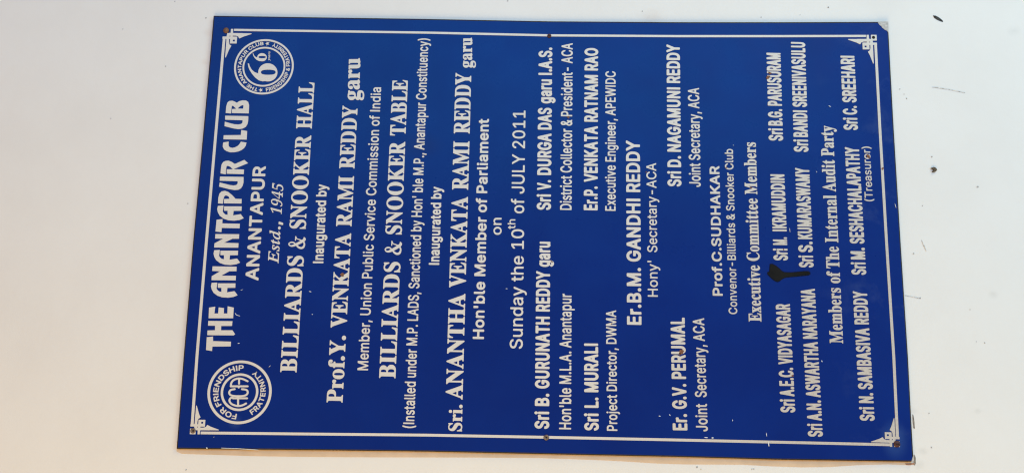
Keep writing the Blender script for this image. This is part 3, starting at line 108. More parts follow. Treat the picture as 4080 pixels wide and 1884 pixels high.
'S84':{"&":[1180,[436,1004,486,992,523,968,573,917,606,859,620,809,619,759,606,709,567,639,491,566,486,553,554,458,698,276,711,274,719,284,768,384,803,478,823,511,853,541,854,547,711,552,695,566,690,578,703,603,729,612,1042,612,1067,604,1078,591,1078,572,1062,553,1029,548,998,527,936,505,898,486,879,467,843,359,787,228,772,203,772,191,782,178,829,132,872,103,911,94,979,93,992,87,1003,72,1003,53,992,32,942,-11,886,-42,854,-50,811,-49,779,-42,717,-17,636,38,567,2,511,-17,473,-24,417,-31,342,-31,248,-18,154,8,111,33,64,78,34,128,21,178,21,241,28,272,59,341,86,380,128,428,198,479,267,515,274,522,274,534,240,597,216,653,196,722,189,791,197,834,209,866,234,909,264,947,311,979,392,1006],[419,934,404,936,386,929,348,892,328,847,326,809,334,778,347,753,416,647,429,637,457,659,481,691,493,716,501,747,501,797,493,841,468,897,444,922],[332,428,311,418,254,362,228,328,203,284,191,259,182,228,183,191,197,159,215,141,267,108,317,83,367,69,436,69,473,76,517,89,554,108,560,116,557,128,536,151,442,276,343,422]],".":[387,[209,253,253,230,292,184,306,134,298,84,278,50,228,8,197,0,122,3,88,22,47,67,32,116,38,166,59,205,103,242,141,256]],"A":[827,[416,1016,433,1003,448,972,752,153,784,99,831,72,835,22,803,6,422,9,406,34,413,72,478,91,499,122,453,266,428,281,234,281,203,265,158,128,178,93,249,72,256,47,249,16,222,6,-22,9,-36,28,-35,66,28,103,60,159,357,997,378,1016],[333,597,322,598,309,580,258,434,247,392,259,377,384,375,406,384,398,428]],"B":[838,[516,991,597,972,659,941,711,891,741,834,750,747,736,666,697,603,628,541,728,467,781,378,787,241,761,153,691,71,634,38,566,15,503,6,28,9,14,28,18,66,94,103,118,172,119,816,101,891,78,913,19,934,16,978,47,994],[423,909,378,908,358,878,356,597,372,574,428,584,468,609,487,641,505,709,506,778,491,848,466,887],[400,484,369,484,357,466,356,147,378,103,422,94,472,109,507,147,529,209,537,303,524,378,503,429,459,467]],"D":[936,[509,991,616,966,709,916,793,834,841,747,880,584,881,466,867,334,834,227,774,134,716,84,666,52,559,15,466,6,34,9,20,28,24,66,97,102,118,166,119,809,97,896,78,912,16,932,6,953,9,978,41,994],[418,909,372,897,356,847,356,153,372,107,409,94,497,116,562,178,599,266,625,416,624,603,601,728,572,803,516,873,472,898]],"E":[837,[741,991,756,966,756,709,749,684,734,676,694,684,655,803,628,843,591,872,534,893,459,906,391,904,364,884,356,847,356,591,366,564,422,571,461,603,485,647,522,756,559,761,578,747,581,284,566,253,522,257,492,372,466,422,416,457,366,462,356,441,356,166,367,122,403,101,478,101,578,127,628,157,678,208,744,334,766,344,797,341,810,328,811,303,756,16,728,6,41,6,16,13,6,34,13,66,97,101,112,128,119,172,117,841,92,903,19,934,12,959,19,984,47,994]],"H":[987,[941,991,955,972,950,934,877,903,851,847,850,172,873,103,950,66,956,41,949,16,922,6,534,6,509,13,500,34,506,66,583,97,605,134,612,184,610,453,584,469,384,469,366,463,356,441,358,153,378,102,457,66,456,16,428,6,47,6,22,13,13,34,18,66,96,103,117,166,119,822,97,895,19,934,12,959,19,984,47,994,428,994,453,987,462,966,456,934,379,903,359,866,358,584,384,569,584,569,603,574,612,597,610,847,600,884,584,904,506,934,500,959,507,984,534,994]],"I":[502,[453,991,468,972,462,934,379,903,358,853,356,178,372,116,397,94,465,72,474,53,472,22,441,6,22,9,7,28,11,66,91,103,117,153,119,841,112,878,97,902,13,934,9,978,41,994]],"K":[963,[897,991,911,972,906,934,816,904,734,849,551,647,536,616,872,133,909,96,970,66,968,16,941,6,534,6,509,13,500,34,507,66,578,86,587,109,388,403,366,418,356,397,359,153,384,98,463,66,469,41,462,16,434,6,47,6,22,13,13,34,18,66,97,103,117,159,119,828,98,897,19,934,12,959,19,984,47,994,434,994,462,984,469,959,462,934,384,904,359,859,356,616,366,593,391,607,586,834,614,878,616,897,607,909,526,934,519,966,528,987,553,994]],"L":[808,[466,991,480,972,474,934,384,906,366,884,358,853,359,141,378,111,422,100,522,109,584,133,660,197,737,353,759,362,791,360,803,347,806,322,760,22,728,6,28,9,14,28,18,66,96,103,118,172,119,822,102,891,78,911,22,931,13,953,15,978,47,994]],"M":[1191,[1141,991,1155,972,1153,939,1072,891,1051,816,1050,203,1059,134,1072,103,1091,88,1141,75,1153,61,1156,34,1147,13,1122,6,747,6,716,22,713,53,722,71,797,102,817,153,819,653,809,692,784,647,560,34,541,11,516,6,484,13,470,34,248,634,221,678,213,641,214,172,234,104,253,90,322,69,331,47,328,22,297,6,41,6,13,16,6,41,12,66,97,108,112,134,119,178,117,859,96,903,13,934,6,966,16,987,41,994,328,994,357,984,559,453,584,410,604,434,812,984,841,994]],"N":[932,[891,991,905,972,900,934,823,903,801,853,794,778,794,16,787,-9,747,-18,714,3,284,598,228,661,219,628,220,147,229,116,247,96,316,71,324,53,322,22,291,6,47,6,22,13,13,34,19,66,96,97,117,141,119,803,110,841,73,891,18,934,12,959,19,984,47,994,278,994,309,985,672,483,691,471,700,503,699,859,675,903,600,934,597,978,622,994]],"O":[990,[553,1016,634,998,722,954,775,909,847,828,891,747,923,653,937,559,936,428,922,347,884,239,835,159,772,89,684,27,609,-4,528,-19,422,-17,322,9,253,46,175,109,115,184,71,272,40,384,31,466,39,609,71,728,109,803,166,880,228,936,297,979,384,1010,441,1019],[505,928,472,930,422,916,378,884,344,834,309,734,288,559,295,359,334,203,363,147,397,107,441,79,484,69,534,78,566,96,591,118,626,172,661,278,681,466,674,634,635,797,581,884]],"P":[792,[522,991,642,959,700,916,742,859,766,797,775,734,766,641,744,578,691,509,622,465,528,439,384,438,359,424,359,147,384,97,457,66,462,34,453,13,428,6,28,9,14,28,18,66,96,103,118,172,119,822,103,886,78,909,22,931,13,953,16,978,47,994],[430,903,378,901,357,866,356,553,362,534,378,526,434,534,478,563,497,591,517,666,518,759,503,828,474,878]],"R":[894,[516,991,597,975,678,941,737,891,768,841,786,772,788,703,766,609,728,556,691,521,630,484,625,466,828,120,853,91,900,66,903,22,872,6,609,12,384,400,366,415,356,391,359,147,384,97,457,66,456,16,428,6,28,9,14,28,18,66,96,103,118,172,119,822,103,886,78,909,22,931,13,953,16,978,47,994],[441,903,384,903,368,891,358,866,356,559,362,541,378,532,447,546,485,566,517,609,535,666,537,772,523,828,492,878]],"S":[741,[628,1016,644,984,644,703,628,678,597,676,580,684,512,834,459,893,403,926,353,935,297,918,259,881,240,822,252,772,278,734,328,696,548,572,606,522,647,468,679,366,681,266,672,203,642,128,578,52,534,21,466,-6,397,-18,316,-18,166,23,147,17,117,-16,78,-16,62,16,63,347,78,372,109,374,133,359,171,234,202,172,242,122,291,90,372,75,428,90,473,134,494,203,479,266,441,312,221,447,115,553,88,609,75,678,76,784,108,884,178,968,266,1012,384,1018,547,980,584,1016]],"T":[802,[759,991,775,959,775,697,759,672,728,670,709,683,680,791,634,860,602,884,547,905,517,903,507,884,508,153,516,122,534,97,618,66,622,22,591,6,165,9,151,28,156,66,241,101,267,166,268,891,259,906,241,908,191,892,153,868,102,797,68,678,47,669,16,672,0,697,3,978,34,994]],"V":[811,[816,991,830,972,828,941,766,899,734,841,447,-3,428,-22,388,-22,365,3,60,816,17,897,-39,934,-41,978,-9,994,372,994,399,984,406,959,399,934,322,909,303,872,452,453,466,423,478,416,492,434,632,866,630,891,616,908,538,934,534,978,559,994]],"Y":[807,[816,991,830,972,826,934,770,897,734,847,515,434,512,184,519,141,544,97,619,66,625,41,618,16,591,6,203,6,178,13,169,34,174,66,247,97,272,141,273,384,48,859,12,903,-39,934,-37,984,-9,994,366,994,391,987,400,966,393,934,323,909,312,884,443,584,459,566,476,578,511,641,620,866,608,903,531,934,525,959,532,984,559,994]],"a":[656,[384,704,447,687,491,660,542,584,556,522,558,153,572,128,615,109,622,69,566,9,497,-17,416,-10,347,39,278,2,234,-10,109,-6,57,34,27,84,19,178,34,241,66,287,128,342,209,386,341,439,350,459,349,522,338,578,316,609,272,623,236,616,220,597,243,534,234,452,184,409,109,408,71,428,47,470,44,547,52,584,100,647,159,685,234,706],[344,334,322,336,284,309,246,247,240,172,253,134,272,118,309,128,348,172]],"f":[415,[347,1016,409,1004,447,981,491,930,506,872,499,809,481,778,447,753,397,750,353,766,330,797,329,922,309,918,295,884,296,709,309,696,384,687,394,666,394,616,378,584,309,579,294,559,294,134,313,91,381,66,385,22,353,6,22,9,7,28,9,59,60,91,74,122,75,553,66,576,28,584,16,597,15,678,72,707,90,866,109,909,141,950,172,978,222,1003]],"g":[625,[366,704,447,682,584,680,603,666,603,584,591,572,549,566,541,553,556,478,548,372,516,308,453,252,366,221,247,215,220,197,211,172,222,157,247,146,447,136,535,103,573,66,591,28,600,-16,598,-109,580,-159,549,-203,503,-241,453,-266,372,-286,284,-294,147,-280,91,-261,47,-230,21,-197,8,-159,15,-91,67,-22,28,47,28,128,51,178,125,253,59,328,34,378,25,422,27,528,64,609,147,680,228,706],[299,622,272,619,253,599,231,509,241,364,260,322,291,306,316,316,332,341,350,447,338,572,323,603],[412,-72,197,-71,164,-103,160,-141,190,-178,241,-197,384,-192,434,-169,461,-128,453,-91]],"i":[387,[222,1009,259,987,288,947,300,891,292,841,267,797,234,772,159,765,122,783,84,827,75,866,78,928,103,978,134,1004,166,1012],[278,691,294,659,294,122,307,91,347,60,347,22,322,6,28,9,14,28,15,59,63,91,74,116,75,566,65,603,22,634,22,678,47,694]],"o":[642,[378,704,478,655,528,604,564,547,599,428,606,347,599,259,567,153,497,51,403,-5,341,-18,272,-17,203,0,153,28,97,82,65,128,38,191,20,266,20,428,59,553,95,609,141,654,191,686,247,704],[330,622,297,625,268,603,246,541,238,472,238,222,246,153,266,97,284,78,309,70,341,79,366,116,387,272,380,503,361,584]],"r":[552,[478,704,519,678,547,634,549,547,536,509,497,476,434,470,401,484,359,534,341,538,314,509,295,447,295,128,316,90,374,66,381,41,374,16,347,6,47,6,22,13,13,34,15,59,66,94,75,128,74,578,65,603,22,634,26,684,47,694,259,694,281,684,291,654,303,649,384,703]],"u":[713,[603,691,619,659,619,147,634,117,678,91,674,41,428,-18,407,-9,391,26,322,-6,266,-18,203,-16,141,6,91,66,71,134,62,234,61,578,47,608,3,634,7,684,28,694,247,694,278,678,282,172,297,134,328,119,353,125,378,144,395,166,400,191,399,572,384,604,334,634,334,678,359,694]],"_space":0.344},
'B78':{".":[333,[178,241,212,222,250,178,262,134,258,84,241,47,209,15,166,-5,116,-3,82,16,43,59,32,97,34,153,51,191,91,228,128,243]],"A":[781,[428,998,455,984,473,953,750,78,752,28,734,9,709,1,591,6,559,41,500,228,484,252,272,256,239,241,179,47,161,16,128,1,16,3,-14,28,-16,72,263,966,278,986,303,998],[366,641,351,622,307,459,328,444,409,445,424,453,425,472,378,628]],"B":[745,[403,998,484,981,548,947,604,891,642,816,656,728,648,634,634,594,589,522,650,447,674,391,687,291,673,184,647,128,609,83,553,40,491,15,391,0,84,3,59,22,50,53,52,966,72,991,97,999],[405,803,266,806,243,797,238,628,247,605,378,601,416,612,442,634,466,684,466,734,441,784],[411,409,266,412,243,403,238,222,247,199,409,195,453,208,478,228,499,284,487,341,459,385]],"D":[816,[378,998,472,981,560,941,655,853,705,772,735,678,750,584,749,409,723,278,691,203,643,134,591,84,522,40,447,14,353,1,84,3,59,22,50,53,52,966,72,991,97,999],[387,803,259,806,238,784,238,222,243,203,259,194,372,195,459,227,510,278,554,384,569,522,541,659,516,716,478,762,441,786]],"E":[687,[572,998,598,984,612,959,612,853,603,827,559,806,251,803,238,778,238,628,243,609,259,601,528,600,566,591,587,559,583,441,566,422,541,413,247,407,238,384,238,222,247,199,266,194,591,188,618,153,614,28,597,9,566,0,78,6,55,28,50,53,55,972,72,991,103,1000]],"G":[843,[434,1010,503,999,553,980,628,935,672,893,741,791,766,709,767,659,753,639,728,627,616,628,584,653,528,760,491,792,447,810,397,812,316,787,284,759,251,709,227,653,208,572,208,428,245,303,292,234,372,190,459,192,509,215,536,241,573,309,580,334,572,352,428,358,403,370,390,391,390,509,409,534,441,544,716,544,753,534,774,503,775,341,762,259,739,197,705,141,659,88,597,40,534,9,409,-12,316,1,234,34,182,72,102,159,65,228,34,328,19,422,19,566,50,734,83,809,128,875,196,941,270,984,334,1005]],"H":[838,[703,998,735,978,744,947,744,53,735,22,703,2,616,0,584,6,561,28,556,391,547,413,266,419,247,413,238,391,233,28,216,9,191,1,103,0,72,9,55,28,50,53,50,947,59,978,91,998,178,1000,209,994,233,972,238,634,247,612,528,606,547,612,556,634,561,972,597,998]],"I":[348,[203,998,234,979,244,953,244,47,235,22,209,3,103,1,70,16,56,47,56,953,65,978,91,997]],"M":[1009,[872,998,904,978,912,947,912,53,903,21,872,2,784,0,753,9,734,32,731,422,722,461,702,428,572,41,547,9,522,1,441,1,397,28,261,422,241,454,231,416,228,32,209,9,184,1,97,1,66,14,50,53,50,947,59,979,97,999,216,1000,247,994,273,972,464,409,484,385,498,403,685,966,728,998]],"N":[848,[716,998,748,978,756,947,756,53,748,22,728,6,697,0,591,2,557,22,273,534,247,562,238,528,235,34,222,14,197,2,103,0,72,9,55,28,50,53,50,947,59,978,91,998,191,1000,222,994,249,972,541,444,559,427,569,459,571,966,584,986,609,998]],"R":[734,[397,998,484,979,548,947,618,878,653,809,669,734,669,609,660,559,631,491,557,409,550,391,685,97,698,34,678,9,653,1,547,1,516,14,483,59,347,347,328,356,266,356,247,351,238,328,233,28,197,2,84,3,59,22,50,53,52,966,72,991,97,999],[400,803,266,806,241,793,238,572,251,547,353,544,403,551,440,566,462,591,482,659,475,728,447,781]],"Y":[769,[703,998,739,972,738,928,459,403,453,32,416,2,303,3,277,22,269,47,265,403,-5,909,-17,941,-16,968,3,991,28,999,134,999,166,986,198,947,347,663,366,651,547,980,584,999]],"a":[642,[353,773,416,754,466,724,516,672,548,609,562,503,562,41,547,14,516,1,428,1,378,19,291,-11,197,-10,103,28,28,109,9,159,0,234,13,328,45,384,97,429,184,467,357,497,372,511,371,541,347,578,284,591,234,572,178,503,134,495,34,533,21,553,20,584,58,659,141,735,241,773],[373,309,291,304,216,282,189,247,196,203,216,184,247,174,322,188,347,209,366,247,377,291]],"b":[696,[178,998,205,984,218,959,225,753,303,774,378,775,472,748,566,666,601,609,629,528,643,428,644,341,630,241,610,178,578,115,524,53,466,14,397,-10,303,-10,222,23,172,2,84,1,59,9,40,34,38,959,47,979,72,997],[367,584,309,585,269,559,240,509,219,422,220,341,241,258,278,196,328,176,372,181,403,203,435,259,456,341,455,434,435,509,406,559]],"d":[696,[572,998,603,979,612,953,609,32,591,9,559,0,478,2,434,23,334,-12,266,-12,209,2,159,28,101,78,58,141,27,216,13,284,6,403,15,491,40,584,71,647,106,691,153,731,209,761,253,774,328,775,423,753,431,772,436,972,472,998],[342,584,284,584,245,559,209,491,194,422,195,341,216,258,253,197,303,176,353,184,385,209,416,272,431,341,430,434,410,509,378,564]],"e":[665,[366,773,428,754,472,729,518,691,561,634,604,522,612,453,610,341,591,316,566,307,222,306,204,291,209,266,246,203,297,178,372,183,398,203,439,259,478,275,578,247,598,222,599,184,566,108,479,28,378,-10,291,-12,222,3,172,27,69,128,20,247,7,416,40,578,69,634,119,697,166,735,234,766,278,775],[347,584,303,589,259,574,220,528,212,491,234,481,404,484,413,503,397,541,378,567]],"g":[697,[353,773,428,744,478,767,572,767,597,755,610,734,612,-28,600,-91,579,-134,510,-209,422,-254,303,-269,216,-254,128,-211,46,-122,33,-91,36,-59,127,9,159,17,184,5,228,-49,259,-72,297,-81,353,-79,406,-47,427,-3,428,28,416,36,353,14,247,14,178,38,116,82,59,153,27,228,13,291,6,416,15,497,40,584,71,647,106,691,159,735,222,766,266,775],[342,584,284,584,247,561,215,509,194,428,195,347,221,259,253,216,303,196,359,207,391,232,410,266,431,341,430,441,410,516,384,559]],"n":[674,[403,772,466,748,503,719,547,672,579,597,594,497,589,28,566,6,534,0,453,2,417,28,412,441,404,503,372,571,316,587,259,564,234,524,221,478,214,28,178,2,66,6,42,28,38,53,42,741,59,759,84,768,172,767,222,744,303,774]],"r":[443,[378,773,403,761,417,741,414,603,384,578,303,581,272,570,238,534,221,484,216,32,178,2,72,3,46,22,38,47,41,737,59,759,84,768,166,768,216,749,284,774]],"t":[394,[197,930,222,917,235,897,243,778,328,763,348,747,356,722,356,634,348,609,316,589,251,584,238,559,240,203,259,183,316,186,342,172,354,153,368,78,367,41,353,20,328,3,284,-6,222,-4,166,14,125,41,77,97,56,172,56,566,43,584,-16,602,-31,634,-29,734,-9,759,41,771,53,782,65,909,97,930]],"u":[674,[553,767,584,748,594,722,589,28,566,6,534,0,453,2,409,23,309,-6,234,-5,178,14,126,47,78,103,56,147,40,216,42,741,66,763,97,769,178,767,214,741,221,278,252,203,272,188,309,181,347,190,372,208,404,278,412,341,417,741,453,767]],"y":[642,[572,767,608,741,610,697,336,-128,287,-197,222,-242,159,-256,97,-255,59,-244,40,-228,31,-203,51,-97,84,-66,141,-67,158,-59,179,-22,197,41,-12,691,-14,741,9,763,41,769,134,767,167,747,281,391,297,368,317,397,428,741,466,767]],"_space":0.288},
'M84':{"&":[765,[384,1004,459,973,509,929,547,859,559,784,554,722,530,659,491,601,413,528,409,503,507,366,528,348,541,359,552,441,566,461,659,469,693,453,700,422,691,341,643,191,738,47,740,22,720,3,597,3,534,55,441,9,366,-10,303,-12,234,-1,172,24,114,66,71,122,46,178,33,234,31,297,50,378,91,448,179,547,115,672,102,722,101,809,121,878,172,950,241,992,291,1006],[360,853,328,858,297,850,270,828,257,803,251,766,259,728,277,684,303,654,322,657,362,691,403,753,399,816],[287,403,259,400,203,334,188,291,194,222,221,178,259,151,316,138,372,147,428,176,436,203]],",":[336,[222,179,243,166,247,141,165,-197,134,-218,59,-215,45,-203,38,-178,87,153,116,179]],"-":[774,[553,504,574,491,581,459,579,378,557,353,203,350,178,357,166,374,163,472,186,503]],"B":[779,[441,998,522,979,579,947,635,891,667,822,681,766,679,666,654,597,597,522,660,459,704,372,712,241,700,178,666,109,628,69,584,39,522,13,428,0,99,3,79,22,75,47,78,976,91,993,116,1000],[425,841,259,844,237,834,231,609,241,587,409,584,466,603,505,641,530,709,516,778,478,822],[438,428,259,431,237,422,231,184,241,162,428,158,491,171,535,203,562,272,547,347,491,409]],"C":[868,[484,1010,547,998,609,972,660,941,716,887,760,822,785,766,802,672,772,651,666,657,599,778,566,810,509,839,416,849,328,816,282,778,240,716,202,591,194,503,201,422,234,297,278,227,328,184,384,159,447,150,522,165,574,197,617,247,652,328,672,346,778,348,799,334,805,309,760,178,724,122,666,64,547,2,416,-12,322,6,241,46,191,88,134,153,90,234,57,334,44,422,44,578,69,709,95,778,138,853,194,916,241,954,322,994,409,1012]],"I":[351,[216,998,236,984,244,953,243,34,234,13,216,2,116,1,89,16,81,47,82,966,91,987,109,998]],"M":[1063,[934,998,955,984,962,953,962,47,953,13,928,1,841,1,819,9,808,28,806,553,797,592,777,559,591,28,565,3,491,0,459,7,444,28,260,553,234,598,225,559,223,28,212,9,191,1,109,1,88,9,75,47,75,953,84,987,109,999,234,1000,259,994,275,978,508,303,522,291,535,309,762,978,797,999]],"P":[759,[434,998,509,981,566,954,622,906,655,859,685,791,699,716,699,634,681,547,654,484,616,432,522,370,447,351,241,345,231,322,227,22,197,1,99,3,79,22,75,47,78,976,91,993,116,1000],[418,841,259,844,234,831,231,528,244,503,359,500,434,509,484,533,523,578,544,666,529,759,485,816]],"S":[763,[416,1010,472,1000,541,972,625,903,677,803,687,753,680,722,653,707,553,710,535,728,510,791,479,822,434,846,366,856,291,839,241,799,217,741,222,691,244,659,284,627,509,548,609,487,653,441,685,378,699,322,699,259,688,197,661,134,634,95,584,47,516,9,447,-10,303,-12,178,33,107,91,50,203,38,266,45,291,72,306,178,302,196,284,218,216,253,177,303,153,391,144,455,159,509,197,541,253,541,316,518,353,472,386,234,471,144,528,109,566,75,628,63,678,63,766,77,822,109,884,178,954,291,1004]],"U":[880,[753,998,774,984,781,959,781,334,767,241,738,166,666,70,603,27,541,1,484,-12,378,-12,266,20,202,59,152,109,108,184,84,253,75,316,79,978,97,996,122,1000,203,998,227,978,231,341,238,297,259,241,309,184,378,153,447,150,534,176,572,208,604,259,625,366,627,972,653,998]],"a":[668,[353,766,428,749,497,711,541,659,572,584,581,522,581,47,574,16,553,2,459,2,416,31,316,-11,228,-12,184,-4,128,21,91,50,58,97,34,153,25,209,31,291,59,353,84,386,191,441,403,478,422,491,430,509,422,553,403,586,372,607,328,618,247,597,172,516,147,515,91,533,59,548,46,572,70,634,113,691,178,736,247,760],[424,328,403,332,278,311,216,288,181,247,177,216,186,184,216,153,253,139,309,139,354,153,391,182,416,222,431,278]],"b":[726,[184,998,203,987,212,966,217,722,234,719,297,754,359,768,409,766,478,748,535,716,591,660,630,591,654,522,668,441,669,322,641,191,597,103,562,59,509,20,434,-10,328,-10,228,39,216,35,197,7,172,0,91,2,64,28,63,966,72,987,91,998],[403,609,328,610,278,581,234,516,213,428,214,328,245,216,297,159,359,138,422,153,478,209,504,272,518,366,510,453,486,534,452,578]],"c":[679,[378,766,466,742,543,691,605,597,616,536,596,516,503,491,482,503,441,574,397,604,316,612,266,591,216,529,189,441,188,322,209,241,228,203,266,163,328,138,366,140,416,159,454,197,484,256,501,266,603,241,623,209,579,109,503,31,397,-10,297,-12,241,2,184,31,96,122,45,247,31,334,32,422,59,553,103,641,141,687,184,722,253,754,322,768]],"d":[726,[609,998,630,984,638,953,634,22,609,2,528,1,507,9,491,40,478,44,434,14,372,-10,284,-12,228,2,172,34,128,71,89,128,50,222,32,322,31,416,59,559,120,672,166,716,222,748,291,766,341,768,397,757,466,719,483,722,491,978,522,999],[373,609,303,610,257,584,213,528,188,434,189,316,216,222,272,158,328,139,384,147,428,178,462,228,487,328,486,441,462,528,416,587]],"e":[692,[372,766,428,754,486,728,541,686,579,634,629,503,636,347,622,326,597,319,203,317,190,291,209,228,253,171,328,139,378,140,422,155,455,184,484,231,509,243,603,219,619,203,623,178,580,91,497,21,409,-10,303,-12,189,28,134,73,96,122,65,184,40,266,32,422,59,553,84,610,134,681,183,722,247,753,316,768],[380,609,303,611,253,585,208,528,194,491,197,471,222,462,453,463,472,469,474,497,450,553,417,591]],"f":[444,[359,1035,403,1022,421,1003,403,903,378,879,309,881,283,872,266,847,256,784,272,758,366,756,391,743,400,716,398,641,372,614,278,612,259,599,254,28,228,2,134,2,114,16,106,41,106,591,91,610,22,613,-3,625,-12,653,-11,728,11,753,84,757,101,766,108,853,125,922,147,960,184,999,266,1035]],"i":[301,[166,1022,199,1003,223,972,230,897,191,843,153,827,122,828,84,844,59,872,45,903,45,947,65,991,84,1010,116,1023],[184,754,205,741,212,716,212,34,203,13,184,2,97,1,72,13,63,41,63,722,72,743,91,754]],"k":[654,[184,998,203,987,212,966,213,522,222,499,241,508,453,749,584,756,614,734,605,703,372,428,623,59,634,28,616,4,497,0,468,9,272,286,247,305,226,291,213,259,212,47,205,16,178,1,103,0,78,7,66,22,63,966,72,987,91,998]],"l":[338,[184,998,205,984,212,959,214,184,228,156,278,148,299,134,322,41,303,9,241,-5,172,4,116,33,77,91,63,153,63,966,72,987,91,998]],"m":[1032,[766,766,841,736,875,709,911,659,935,597,944,534,944,47,934,13,909,1,834,0,809,7,798,22,791,528,779,566,760,591,728,609,691,617,622,592,596,559,583,522,577,22,547,1,459,1,438,9,425,47,423,541,410,572,384,599,328,617,284,606,253,581,228,547,215,503,209,22,178,1,97,1,75,9,62,47,62,709,72,743,97,756,178,756,228,724,316,766,403,767,459,744,528,683,584,728,647,760,691,769]],"n":[702,[409,766,472,748,533,709,573,659,604,584,612,522,609,22,591,4,566,0,491,2,466,22,460,509,445,553,416,591,378,610,341,612,297,604,258,578,234,546,215,484,209,22,178,1,84,4,66,22,62,47,66,734,91,754,172,756,193,747,222,718,316,760]],"o":[711,[378,766,447,750,491,729,542,691,587,634,641,503,656,347,643,253,623,191,585,116,550,72,486,22,441,2,384,-12,297,-12,241,2,184,31,96,122,45,247,31,334,32,422,59,553,103,641,141,687,184,722,253,754,322,768],[380,609,309,611,259,586,215,528,189,441,188,322,209,239,228,203,266,163,322,139,391,147,437,178,479,241,499,322,499,422,479,509,435,578]],"r":[453,[397,767,416,756,424,734,418,616,397,603,322,606,284,594,239,553,218,509,209,22,178,1,84,4,66,22,62,47,66,734,91,754,166,756,191,749,222,723,303,762]],"s":[628,[347,766,441,736,503,687,550,603,555,572,549,553,522,537,441,522,372,603,334,617,291,618,247,604,222,585,208,559,210,522,226,497,259,477,422,429,511,378,547,330,566,278,567,178,531,91,472,34,409,2,359,-10,247,-11,153,20,91,70,44,153,38,191,45,216,66,230,159,246,222,159,266,140,316,138,359,147,395,172,414,203,414,234,399,259,372,279,209,327,122,375,90,409,65,459,51,553,77,641,141,716,234,760]],"u":[703,[584,754,605,741,612,709,612,47,605,16,578,1,497,2,453,44,353,-4,272,-6,222,3,172,27,134,57,99,109,76,166,64,228,62,709,70,741,97,756,172,756,197,749,209,734,212,291,220,241,237,197,259,170,291,153,334,145,384,157,409,175,447,222,460,266,466,734,497,756]],"v":[668,[609,754,633,734,631,703,404,34,372,2,266,3,247,17,233,47,14,697,10,734,22,749,47,756,134,756,161,741,302,309,322,274,342,309,478,734,509,756]],"_space":0.31},
